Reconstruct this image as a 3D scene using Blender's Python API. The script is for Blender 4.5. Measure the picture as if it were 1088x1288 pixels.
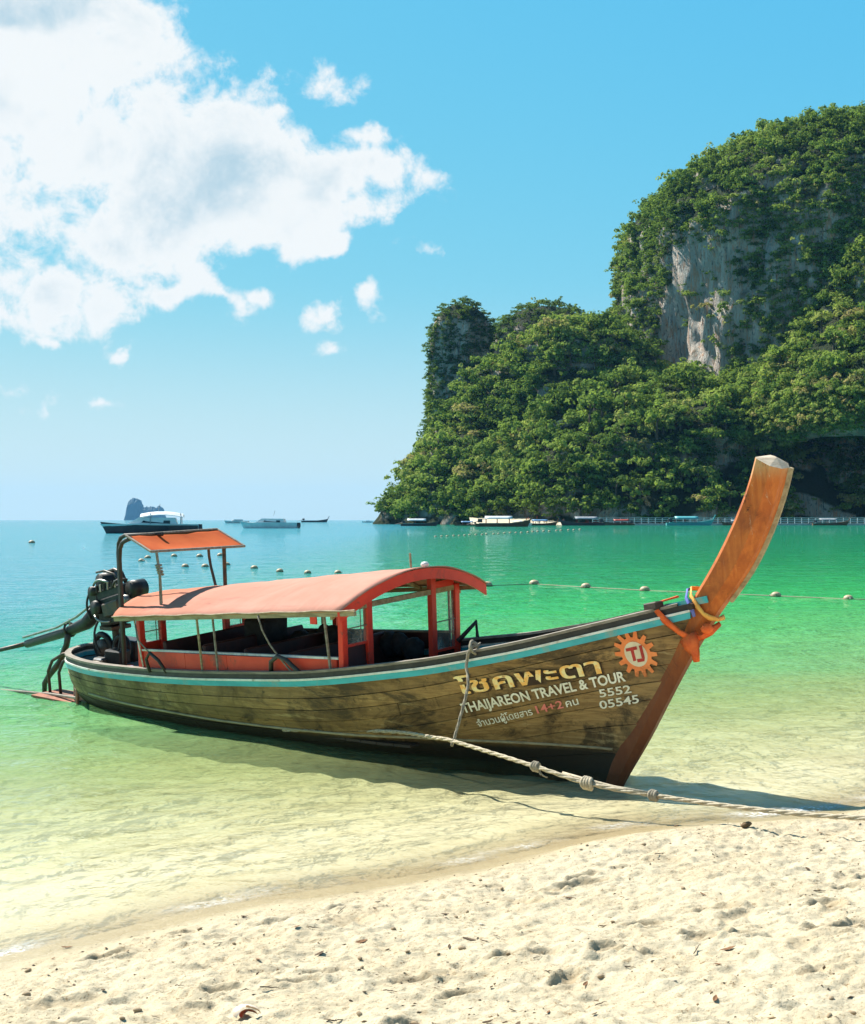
import bpy, bmesh, math, random
import numpy as np
from mathutils import Vector, Matrix, Euler

for o in list(bpy.data.objects): bpy.data.objects.remove(o, do_unlink=True)
SC = bpy.context.scene
COL = SC.collection
random.seed(7); RNG = np.random.default_rng(11)

# ------------------------------------------------------------------ camera
EYE = 2.6
cam = bpy.data.cameras.new('camera'); cam_ob = bpy.data.objects.new('camera', cam); COL.objects.link(cam_ob)
cam.sensor_fit = 'HORIZONTAL'; cam.sensor_width = 36.0; cam.lens = 36.0*1900/1088
cam.clip_start = 0.1; cam.clip_end = 40000
cam_ob.location = (0, 0, EYE); cam_ob.rotation_euler = (math.radians(90)+math.atan(10/1900), 0, 0)
SC.camera = cam_ob

# ------------------------------------------------------------------ light
SUN_TO = Vector((-0.67, 0.61, 1.0)).normalized()
SUN_EL = math.asin(SUN_TO.z); SUN_AZ = math.atan2(SUN_TO.x, SUN_TO.y)
sun = bpy.data.lights.new('sun', 'SUN'); sun.energy = 5.0; sun.angle = math.radians(0.55); sun.color = (1.0, 0.95, 0.86)
sun_ob = bpy.data.objects.new('sun', sun); COL.objects.link(sun_ob)
sun_ob.rotation_euler = (-SUN_TO).to_track_quat('-Z', 'Y').to_euler(); sun_ob.location = (-60, 60, 90)
SC.view_settings.view_transform = 'Standard'; SC.view_settings.look = 'None'
SC.view_settings.exposure = 1.0; SC.view_settings.gamma = 1.0; SC.view_settings.use_curve_mapping = False
SC.cycles.max_bounces = 8; SC.cycles.transparent_max_bounces = 16; SC.cycles.caustics_reflective = False
SC.cycles.caustics_refractive = False; SC.cycles.sample_clamp_indirect = 4.0
SC.cycles.use_denoising = True

class NT:
    """small node-tree helper"""
    def __init__(s, tree): s.t = tree; s.n = tree.nodes; s.l = tree.links
    def node(s, typ, **kw):
        nd = s.n.new(typ)
        for k, v in kw.items():
            if k.startswith('i_'):
                key = k[2:]; key = int(key) if key.isdigit() else key.replace('_', ' ')
                s.put(nd.inputs[key], v)
            else: setattr(nd, k, v)
        return nd
    def put(s, inp, v):
        if isinstance(v, bpy.types.NodeSocket): s.l.new(v, inp)
        elif isinstance(v, (tuple, list)) and len(v) == 3 and inp.type == 'RGBA': inp.default_value = (*v, 1)
        else: inp.default_value = v
    def math(s, op, a, b=None, c=None, clamp=False):
        nd = s.n.new('ShaderNodeMath'); nd.operation = op; nd.use_clamp = clamp
        for i, v in enumerate((a, b, c)):
            if v is not None: s.put(nd.inputs[i], v)
        return nd.outputs[0]
    def mix(s, f, a, b, typ='MIX'):
        nd = s.n.new('ShaderNodeMix'); nd.data_type = 'RGBA'; nd.blend_type = typ
        s.put(nd.inputs[0], f); s.put(nd.inputs[6], a); s.put(nd.inputs[7], b)
        return nd.outputs[2]
    def noise(s, vec, scale, detail=4, rough=0.55, dist=0.0):
        nd = s.n.new('ShaderNodeTexNoise'); s.put(nd.inputs['Vector'], vec) if vec is not None else None
        nd.inputs['Scale'].default_value = scale; nd.inputs['Detail'].default_value = detail
        nd.inputs['Roughness'].default_value = rough; nd.inputs['Distortion'].default_value = dist
        return nd.outputs['Fac']
    def ramp(s, fac, stops, interp='LINEAR'):
        nd = s.n.new('ShaderNodeValToRGB'); nd.color_ramp.interpolation = interp
        el = nd.color_ramp.elements
        while len(el) < len(stops): el.new(0.5)
        for e, (p, c) in zip(el, stops):
            e.position = p; e.color = (*c, 1) if len(c) == 3 else c
        s.put(nd.inputs[0], fac); return nd.outputs[0]
    def mrange(s, v, a, b, c=0.0, d=1.0, smooth=True):
        nd = s.n.new('ShaderNodeMapRange'); nd.interpolation_type = 'SMOOTHSTEP' if smooth else 'LINEAR'
        for i, x in enumerate((v, a, b, c, d)): s.put(nd.inputs[i], x)
        return nd.outputs[0]
    def mapping(s, vec, scale=(1, 1, 1), rot=(0, 0, 0), loc=(0, 0, 0)):
        nd = s.n.new('ShaderNodeMapping'); s.put(nd.inputs[0], vec)
        nd.inputs['Scale'].default_value = scale; nd.inputs['Rotation'].default_value = rot; nd.inputs['Location'].default_value = loc
        return nd.outputs[0]
    def bump(s, h, strength=0.3, dist=0.02, normal=None):
        nd = s.n.new('ShaderNodeBump'); s.put(nd.inputs['Height'], h)
        nd.inputs['Strength'].default_value = strength; nd.inputs['Distance'].default_value = dist
        if normal is not None: s.put(nd.inputs['Normal'], normal)
        return nd.outputs[0]

# ------------------------------------------------------------------ sky with cumulus
world = bpy.data.worlds.new('World'); SC.world = world; world.use_nodes = True
def px_dir(px, py):
    v = Vector(((px-544)/1900, 1.0, (654-py)/1900)); return v.normalized()
def build_sky():
    t = NT(world.node_tree); t.n.clear()
    sky = t.node('ShaderNodeTexSky', sky_type='NISHITA', sun_disc=False, sun_elevation=SUN_EL, sun_rotation=SUN_AZ,
                 altitude=0.0, air_density=1.0, dust_density=0.35, ozone_density=2.2)
    tc = t.node('ShaderNodeTexCoord').outputs['Generated']
    # the photograph's sky is evenly bright and cyan: soften the dome's contrast channel by channel
    sp = t.node('ShaderNodeSeparateColor', i_0=sky.outputs[0]); cb = t.node('ShaderNodeCombineColor')
    for k, (gm, sc) in enumerate(((1.12, .55), (.36, 3.55), (-.02, 8.9))): t.put(cb.inputs[k], t.math('MULTIPLY', t.math('POWER', sp.outputs[k], gm), sc))
    dim = t.math('POWER', t.math('MINIMUM', t.math('DIVIDE', sp.outputs[2], 5.3), 1.0), 1.0)       # overhead it deepens as the plain sky does
    skycol = t.mix(1.0, cb.outputs[0], t.node('ShaderNodeCombineColor', i_0=dim, i_1=dim, i_2=dim).outputs[0], 'MULTIPLY')
    up_ = t.node('ShaderNodeSeparateXYZ', i_0=tc).outputs[2]
    skycol = t.mix(t.mrange(up_, .16, -.01, 0, .85), skycol, (6.6, 8.6, 8.8))
    # cloud field: clusters of soft lobes broken up by fractal noise (directions on the sky dome)
    warp = t.n.new('ShaderNodeTexNoise'); t.put(warp.inputs['Vector'], tc); warp.inputs['Scale'].default_value = 14; warp.inputs['Detail'].default_value = 5
    wv = t.n.new('ShaderNodeVectorMath'); wv.operation = 'SUBTRACT'; t.put(wv.inputs[0], warp.outputs['Color']); wv.inputs[1].default_value = (.5, .5, .5)
    ws = t.n.new('ShaderNodeVectorMath'); ws.operation = 'SCALE'; t.put(ws.inputs[0], wv.outputs[0]); ws.inputs['Scale'].default_value = 0.065
    wa = t.n.new('ShaderNodeVectorMath'); wa.operation = 'ADD'; t.put(wa.inputs[0], tc); t.put(wa.inputs[1], ws.outputs[0])
    lobes = [  # px, py, half width (pixels), weight
        (20, 30, 200, 1.05), (-110, 200, 220, 1.0), (150, 190, 170, .95), (285, 215, 120, .92), (120, 300, 105, .8),
        (415, 225, 90, .95), (485, 215, 66, .9), (350, 285, 60, .8), (405, 298, 44, .75), (455, 262, 56, .8),
        (60, 362, 105, .88), (0, 405, 62, .7), (330, 105, 52, .62), (400, 100, 54, .62), (150, 60, 70, .8), (30, 140, 170, .95), (210, 250, 110, .9), (20, 285, 110, .75), (120, 110, 100, .95), (470, 175, 44, .75), (330, 130, 34, .6), (412, 118, 34, .6),
        (215, 386, 36, .62), (258, 380, 40, .66), (300, 370, 32, .6), (410, 394, 34, .66), (420, 428, 30, .62), (150, 438, 24, .6), (58, 430, 28, .66),
        (10, 503, 40, .6), (45, 510, 34, .56), (112, 508, 36, .56), (545, 315, 32, .52), (460, 385, 30, .5)]
    acc = None; KZ = 2.0      # lobes are wider than tall
    sc_ = t.n.new('ShaderNodeVectorMath'); sc_.operation = 'MULTIPLY'; t.put(sc_.inputs[0], wa.outputs[0]); sc_.inputs[1].default_value = (1, 1, KZ)
    def lobe(d, r, w):
        nonlocal acc
        a = t.n.new('ShaderNodeVectorMath'); a.operation = 'DISTANCE'; t.put(a.inputs[0], sc_.outputs[0]); a.inputs[1].default_value = (d.x, d.y, d.z*KZ)
        v = t.math('MULTIPLY_ADD', a.outputs['Value'], -w/r, w)
        acc = v if acc is None else t.math('SMOOTH_MAX', acc, v, 0.12)
    for px, py, rx, w in lobes: lobe(px_dir(px, py), (1.85 if rx > 58 else 1.7)*rx/1900, w)
    rr = random.Random(3)
    for k in range(7):   # the same cumulus carries on round the rest of the sky
        az_ = math.radians(34+k*43+rr.uniform(-8, 8)); el = math.radians(rr.uniform(8, 42))
        lobe(Vector((math.sin(az_)*math.cos(el), math.cos(az_)*math.cos(el), math.sin(el))), rr.uniform(.15, .32), 1.0)
    n1 = t.noise(tc, 9, 6, 0.62, 0.25); n2 = t.noise(tc, 34, 6, 0.66, 0.3)
    dens = t.math('ADD', acc, t.math('MULTIPLY', t.math('SUBTRACT', n1, 0.5), 1.35))
    dens = t.math('ADD', dens, t.math('MULTIPLY', t.math('SUBTRACT', n2, 0.5), .85))
    cover = t.mrange(dens, 0.29, 0.56)
    thick = t.mrange(dens, 0.55, 1.15)
    n1s = t.noise(t.mapping(tc, loc=(.022, -.012, -.03)), 9, 4, 0.6, 0.25)      # the same field a step towards the sun: self shading
    shade = t.mrange(t.math('ADD', t.math('MULTIPLY', t.math('SUBTRACT', n1s, n1), 1.3), t.math('MULTIPLY', n1s, .9)), 0.30, 0.58)
    grey = t.math('MULTIPLY', thick, shade)
    ccol = t.mix(grey, (9.3, 9.6, 9.7), (4.9, 6.7, 7.8))
    col = t.mix(t.math('MULTIPLY', cover, 0.97), skycol, ccol)
    bg = t.node('ShaderNodeBackground', i_Color=col, i_Strength=0.05)
    out = t.node('ShaderNodeOutputWorld'); t.l.new(bg.outputs[0], out.inputs[0])
build_sky()
world.cycles.sampling_method = 'MANUAL'; world.cycles.sample_map_resolution = 512

# ------------------------------------------------------------------ mesh and tagging helpers
def tag(o, label=None, cat=None, group=None, kind=None):
    if label: o['label'] = label
    if cat: o['category'] = cat
    if group: o['group'] = group
    if kind: o['kind'] = kind
    return o
def link(o, parent=None):
    COL.objects.link(o)
    if parent is not None: o.parent = parent
    return o
def empty(name, loc=(0, 0, 0), rot=(0, 0, 0), parent=None):
    o = bpy.data.objects.new(name, None); o.location = loc; o.rotation_euler = rot; o.empty_display_size = 0.1
    return link(o, parent)
def mesh_ob(name, verts, faces, m=None, parent=None, smooth=False, loc=None):
    me = bpy.data.meshes.new(name); me.from_pydata([tuple(map(float, v)) for v in verts], [], [tuple(map(int, f)) for f in faces]); me.update()
    if smooth: me.polygons.foreach_set('use_smooth', [True]*len(me.polygons))
    if m is not None: me.materials.append(m)
    o = bpy.data.objects.new(name, me)
    if loc is not None: o.location = loc
    return link(o, parent)
def fast_mesh(name, V, Q):
    """numpy verts (n,3) and faces (m,k)"""
    me = bpy.data.meshes.new(name); V = np.ascontiguousarray(V, dtype=np.float32); Q = np.ascontiguousarray(Q, dtype=np.int32)
    k = Q.shape[1]
    me.vertices.add(len(V)); me.vertices.foreach_set('co', V.ravel())
    me.loops.add(Q.size); me.loops.foreach_set('vertex_index', Q.ravel())
    me.polygons.add(len(Q)); me.polygons.foreach_set('loop_start', np.arange(0, Q.size, k, dtype=np.int32))
    me.update(calc_edges=True); return me
def fattr(me, name, vals, dom='POINT'):
    a = me.attributes.new(name, 'FLOAT', dom); a.data.foreach_set('value', np.ascontiguousarray(vals, dtype=np.float32))
def grid_faces(nr, nc):
    i = np.arange(nr-1)[:, None]*nc + np.arange(nc-1)[None]
    return np.stack([i, i+1, i+nc+1, i+nc], -1).reshape(-1, 4)

class MB:
    """collects shapes for one mesh"""
    def __init__(s): s.v = []; s.f = []
    def raw(s, vs, fs):
        b = len(s.v); s.v += [tuple(v) for v in vs]; s.f += [tuple(b+i for i in f) for f in fs]; return s
    def box(s, c, size, rot=None, taper=1.0):
        hx, hy, hz = size[0]/2, size[1]/2, size[2]/2; vs = []
        for z, k in ((-hz, 1), (hz, taper)):
            for x, y in ((-hx, -hy), (hx, -hy), (hx, hy), (-hx, hy)): vs.append(Vector((x*k, y*k, z)))
        if rot is not None:
            R = Euler(rot).to_matrix(); vs = [R @ v for v in vs]
        c = Vector(c); return s.raw([v+c for v in vs], [(3, 2, 1, 0), (4, 5, 6, 7), (0, 1, 5, 4), (1, 2, 6, 5), (2, 3, 7, 6), (3, 0, 4, 7)])
    def bar(s, p, q, w, h, up=(0, 0, 1)):
        p, q = Vector(p), Vector(q); d = (q-p).normalized(); up = Vector(up)
        a = d.cross(up); a = a.normalized() if a.length > 1e-4 else d.orthogonal().normalized(); b = a.cross(d)
        vs = [e+a*(w/2)*i+b*(h/2)*j for e in (p, q) for i, j in ((-1, -1), (1, -1), (1, 1), (-1, 1))]
        return s.raw(vs, [(0, 1, 2, 3), (7, 6, 5, 4), (1, 0, 4, 5), (2, 1, 5, 6), (3, 2, 6, 7), (0, 3, 7, 4)])
    def tube(s, pts, r, n=8, caps=True):
        pts = [Vector(p) for p in pts]; m = len(pts); rs = r if isinstance(r, (list, tuple)) else [r]*m
        prev = None; rings = []
        for i, p in enumerate(pts):
            d = (pts[min(i+1, m-1)]-pts[max(i-1, 0)]).normalized()
            if prev is None: u = d.orthogonal().normalized()
            else:
                u = prev-d*prev.dot(d); u = u.normalized() if u.length > 1e-5 else d.orthogonal().normalized()
            prev = u; w = d.cross(u)
            rings.append([p+(u*math.cos(2*math.pi*k/n)+w*math.sin(2*math.pi*k/n))*rs[i] for k in range(n)])
        fs = [(i*n+k, i*n+(k+1) % n, (i+1)*n+(k+1) % n, (i+1)*n+k) for i in range(m-1) for k in range(n)]
        if caps: fs += [tuple(range(n-1, -1, -1)), tuple((m-1)*n+k for k in range(n))]
        return s.raw([v for rg in rings for v in rg], fs)
    def cyl(s, p, q, r, n=12, r2=None): return s.tube([p, q], [r, r if r2 is None else r2], n)
    def torus(s, c, axis, R, r, n=14, k=6):
        axis = Vector(axis).normalized(); u = axis.orthogonal().normalized(); w = axis.cross(u); c = Vector(c); vs = []; fs = []
        for i in range(n):
            a = 2*math.pi*i/n; d = u*math.cos(a)+w*math.sin(a)
            for j in range(k):
                b = 2*math.pi*j/k; vs.append(c+d*(R+r*math.cos(b))+axis*(r*math.sin(b)))
        for i in range(n):
            for j in range(k): fs.append((i*k+j, ((i+1) % n)*k+j, ((i+1) % n)*k+(j+1) % k, i*k+(j+1) % k))
        return s.raw(vs, fs)
    def blob(s, c, r, n=10, m=6, jit=0.0, rnd=random):
        c = Vector(c); r = Vector(r) if not isinstance(r, (int, float)) else Vector((r, r, r)); vs = [c+Vector((0, 0, -r.z))]; fs = []
        for i in range(1, m):
            th = math.pi*i/m
            for k in range(n):
                ph = 2*math.pi*k/n; j = 1+rnd.uniform(-jit, jit)
                vs.append(c+Vector((math.sin(th)*math.cos(ph)*r.x*j, math.sin(th)*math.sin(ph)*r.y*j, -math.cos(th)*r.z*j)))
        vs.append(c+Vector((0, 0, r.z))); L = len(vs)-1
        for k in range(n): fs.append((0, 1+(k+1) % n, 1+k))
        for i in range(m-2):
            for k in range(n): a = 1+i*n; fs.append((a+k, a+(k+1) % n, a+n+(k+1) % n, a+n+k))
        for k in range(n): fs.append((1+(m-2)*n+k, 1+(m-2)*n+(k+1) % n, L))
        return s.raw(vs, fs)
    def sheet(s, rows, thick=None, nrm=None):
        """rows of points -> surface; thick adds a second layer moved by nrm*thick"""
        nr, nc = len(rows), len(rows[0]); vs = [Vector(p) for r in rows for p in r]
        fs = [(i*nc+j, i*nc+j+1, (i+1)*nc+j+1, (i+1)*nc+j) for i in range(nr-1) for j in range(nc-1)]
        if thick:
            N = nr*nc; off = Vector(nrm)*thick; vs2 = [v+off for v in vs]
            fs2 = [tuple(N+i for i in reversed(f)) for f in fs]
            rim = [j for j in range(nc)]+[i*nc+nc-1 for i in range(1, nr)]+[(nr-1)*nc+j for j in range(nc-2, -1, -1)]+[i*nc for i in range(nr-2, 0, -1)]
            fs3 = [(rim[k], N+rim[k], N+rim[(k+1) % len(rim)], rim[(k+1) % len(rim)]) for k in range(len(rim))]
            vs += vs2; fs = fs+fs2+fs3
        return s.raw(vs, fs)
    def build(s, name, m=None, parent=None, smooth=False, bevel=0.0, loc=None):
        o = mesh_ob(name, s.v, s.f, m, parent, smooth, loc)
        if bevel > 0:
            bm = bmesh.new(); bm.from_mesh(o.data)
            bmesh.ops.bevel(bm, geom=[e for e in bm.edges if len(e.link_faces) == 2 and e.calc_face_angle(0) > 0.6], offset=bevel, segments=1, affect='EDGES', clamp_overlap=True)
            bm.to_mesh(o.data); bm.free()
        return o

# ------------------------------------------------------------------ numpy noise
def _h(ix, iy, iz):
    h = (ix.astype(np.int64)*374761393 + iy.astype(np.int64)*668265263 + iz.astype(np.int64)*2147483647) & 0x7fffffff
    h = ((h ^ (h >> 13))*1274126177) & 0x7fffffff
    return ((h ^ (h >> 16)) & 0xffff)/65535.0
def vnoise(x, y, z=0.0):
    x, y, z = np.broadcast_arrays(np.asarray(x, float), np.asarray(y, float), np.asarray(z, float))
    ix, iy, iz = np.floor(x), np.floor(y), np.floor(z); fx, fy, fz = x-ix, y-iy, z-iz
    fx, fy, fz = (q*q*(3-2*q) for q in (fx, fy, fz)); r = 0
    for a in (0, 1):
        for b in (0, 1):
            for c in (0, 1):
                r = r + _h(ix+a, iy+b, iz+c)*(fx if a else 1-fx)*(fy if b else 1-fy)*(fz if c else 1-fz)
    return r*2-1
def fbm(x, y, z=0.0, oct=4, gain=0.5, lac=2.03):
    r = 0; amp = 1; k = 1
    for o in range(oct):
        r = r + amp*vnoise(np.asarray(x)*k+17.3*o, np.asarray(y)*k+5.1*o, np.asarray(z)*k+9.7*o); amp *= gain; k *= lac
    return r
def sstep(v, a, b):
    q = np.clip((v-a)/(b-a), 0, 1); return q*q*(3-2*q)

# ------------------------------------------------------------------ materials
MATS = {}
def new_mat(name):
    m = bpy.data.materials.new(name); m.use_nodes = True; t = NT(m.node_tree); t.n.clear()
    out = t.node('ShaderNodeOutputMaterial'); return m, t, out
def M(name, col, col2=None, rough=0.6, scale=6.0, bump=0.15, metal=0.0, stretch=(1, 1, 1), lo=0.35, hi=0.7, spec=0.4, coord='Object', dirt=None, dist=0.01):
    if name in MATS: return MATS[name]
    m, t, out = new_mat(name); tc = t.node('ShaderNodeTexCoord').outputs[coord]
    v = t.mapping(tc, stretch); n = t.noise(v, scale, 6, 0.6, 0.3)
    c2 = col2 if col2 else tuple(c*0.72 for c in col)
    c = t.mix(t.mrange(n, lo, hi), col, c2)
    if dirt is not None:
        c = t.mix(t.mrange(t.noise(tc, scale*0.6, 7, 0.7, 0.5), 0.52, 0.68), c, dirt)
    b = t.node('ShaderNodeBsdfPrincipled', i_Base_Color=c, i_Metallic=metal)
    t.put(b.inputs['Roughness'], t.math('ADD', rough-0.08, t.math('MULTIPLY', n, 0.16))); b.inputs['Specular IOR Level'].default_value = spec
    if bump > 0: t.put(b.inputs['Normal'], t.bump(t.noise(v, scale*3, 5, 0.65), bump, dist))
    t.l.new(b.outputs[0], out.inputs[0]); MATS[name] = m; return m

# ================================================================== THE SETTING
# shore line: land lies on the +s side
def shore_s(X, Y):
    w = 0.28*np.sin(X*0.55+1.0)+0.12*np.sin(X*1.7+Y*0.4)
    near = np.exp(-((X-1.0)/6.0)**2)
    s = (X-0.58)*0.585-(Y-11.45)*0.811
    return s + w*near
def bed_z(s):
    """beach / sea-bed profile"""
    up = np.where(s > 0, 0.105*s+0.02*sstep(s, 0.2, 1.2), 0)
    dn = np.interp(-s, [0, 1, 3, 6, 12, 20, 35, 80, 300, 1200, 30000], [0, .06, .16, .24, .38, .70, 1.6, 3.2, 6.0, 8.0, 12.0])
    return np.where(s > 0, up, -dn)
def murk(s):
    """how much the water itself shows at a distance from the shore"""
    return np.interp(-s, [0, 1, 3, 6, 12, 20, 35, 80, 300, 1200, 9000], [0, .06, .19, .36, .75, 1.25, 2.1, 3.4, 6.0, 8.0, 12.0])
FOOT = []; GRID = {}
rf = random.Random(21)
for i in range(46): FOOT.append((rf.uniform(-4, 5.5), rf.uniform(5.6, 13.5), rf.uniform(0, math.pi), rf.uniform(.05, .11), rf.uniform(.008, .028)))
for x0_, y0_, an_ in ((-3.4, 8.0, .45), (-2.6, 6.4, .55), (-.6, 6.2, .75), (.6, 8.4, .35), (1.4, 6.6, 1.0), (2.2, 9.6, .2), (3.4, 7.4, 1.25), (-1.6, 7.4, .1)):
    px_, py_ = x0_, y0_
    for k in range(9):        # a walker's track: left and right feet alternate
        an_ += rf.uniform(-.08, .08); px_ += .55*math.cos(an_); py_ += .55*math.sin(an_); sd_ = .10 if k % 2 else -.10
        FOOT.append((px_-sd_*math.sin(an_), py_+sd_*math.cos(an_), an_+rf.uniform(-.15, .15), rf.uniform(.055, .075), rf.uniform(.014, .029)))
def sand_z(X, Y, detail=True):
    s = shore_s(X, Y); z = bed_z(s)
    if not detail: return z
    dry = sstep(s, 0.15, 0.95)
    z = z + dry*(0.030*fbm(X*1.6, Y*1.6, 3.3, 3) + 0.016*fbm(X*5, Y*5, 1.0, 3, .55)) + (0.002+0.0125*dry)*fbm(X*15, Y*15, 7.0, 4, .62)*sstep(s, -.6, .6)
    z = z + 0.018*np.sin(s*9.0+1.5*fbm(X*.8, Y*.8))*sstep(-s, .6, 2.5)*(1-sstep(-s, 14, 25))
    # berm lip where the dry sand begins
    z = z + 0.035*np.exp(-((s-0.55)/0.28)**2)*sstep(X, -1.0, 1.5)
    return z
def axis(lo, hi, fine, lo_far, hi_far, g):
    a = list(np.arange(lo, hi, fine)); st = fine; v = hi
    while v < hi_far: a.append(v); st *= g; v += st
    a.append(hi_far); st = fine; v = lo; b = []
    while v > lo_far: st *= g; v -= st; b.append(max(v, lo_far))
    return np.array(sorted(set(b))+a)
def build_ground():
    xs = axis(-3.6, 4.6, 0.0165, -16000, 16000, 1.10); ys = axis(6.0, 13.2, 0.0165, -60, 22000, 1.07)
    X, Y = np.meshgrid(xs, ys); Z = sand_z(X, Y)
    dry = sstep(shore_s(X, Y), 0.25, 0.9); dug = np.zeros_like(X)
    for fx, fy, an, r, dp in FOOT:
        c, s_ = math.cos(an), math.sin(an)
        ix = np.searchsorted(xs, [fx-.45, fx+.45]); iy = np.searchsorted(ys, [fy-.45, fy+.45])
        sl = (slice(iy[0], iy[1]), slice(ix[0], ix[1])); dx, dy = X[sl]-fx, Y[sl]-fy
        u = (dx*c+dy*s_)/(r*1.9); v = (-dx*s_+dy*c)/r; q = np.sqrt(u*u+v*v)+0.25*fbm(X[sl]*9, Y[sl]*9, fx)
        dug[sl] = np.maximum(dug[sl], dry[sl]*(1-sstep(q, .75, 1.45))*min(1, dp*26))
        Z[sl] += dry[sl]*dp*(-(1-sstep(q, .55, 1.05)) + .55*np.exp(-((q-1.25)/.22)**2))
    GRID.update(xs=xs, ys=ys, Z=Z)
    me = fast_mesh('beach_sand', np.stack([X, Y, Z], -1).reshape(-1, 3), grid_faces(len(ys), len(xs)))
    s = shore_s(X, Y).ravel(); fattr(me, 'shore', s); fattr(me, 'dug', dug.ravel())
    me.polygons.foreach_set('use_smooth', [True]*len(me.polygons))
    o = bpy.data.objects.new('beach_sand', me); link(o); tag(o, 'pale cream sand beach running down under the clear shallow sea', None, None, 'structure')
    m, t, out = new_mat('sand'); at = t.node('ShaderNodeAttribute', attribute_name='shore').outputs['Fac']
    pos = t.node('ShaderNodeNewGeometry').outputs['Position']
    n1 = t.noise(pos, 2.2, 5, .6); n2 = t.noise(pos, 60, 4, .7); n3 = t.noise(pos, 14, 6, .65)
    dryc = t.mix(t.mrange(n1, .35, .7), (.50, .43, .30), (.45, .375, .25))
    dryc = t.mix(t.mrange(n3, .58, .75), dryc, (.33, .25, .15))
    dryc = t.mix(t.mrange(n2, .54, .70), dryc, (.27, .195, .105))
    dryc = t.mix(t.math('MULTIPLY', t.mrange(t.noise(pos, 27, 5, .75), .56, .66), t.mrange(n1, .35, .6)), dryc, (.22, .15, .075))
    dryc = t.mix(t.mrange(t.noise(pos, 170, 2, .6), .66, .74), dryc, (.14, .095, .05))
    dg = t.node('ShaderNodeAttribute', attribute_name='dug').outputs['Fac']; dryc = t.mix(t.math('MULTIPLY', dg, t.mrange(n3, .3, .6, .3, .8)), dryc, (.27, .195, .105))
    wetc = t.mix(t.mrange(n1, .35, .7), (.40, .315, .175), (.35, .27, .145))
    under = t.mix(t.mrange(t.noise(t.mapping(pos, (1, 1, 1)), .9, 5, .6), .4, .66), (.66, .60, .37), (.60, .54, .32))
    wet = t.mrange(t.math('ADD', at, t.math('MULTIPLY', t.math('SUBTRACT', t.noise(pos, 1.1, 4, .6), .5), 1.0)), .10, .75)
    c = t.mix(wet, wetc, dryc); c = t.mix(t.mrange(at, -1.2, 0.1), under, c)
    b = t.node('ShaderNodeBsdfPrincipled', i_Base_Color=c); t.put(b.inputs['Roughness'], t.mrange(wet, 0, 1, .25, .95)); b.inputs['Specular IOR Level'].default_value = .25
    h = t.math('ADD', t.math('MULTIPLY', n2, .6), t.math('MULTIPLY', n3, .9)); bs = t.bump(h, .8, .016)
    t.put(b.inputs['Normal'], bs); t.l.new(b.outputs[0], out.inputs[0]); me.materials.append(m)
build_ground()

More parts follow.
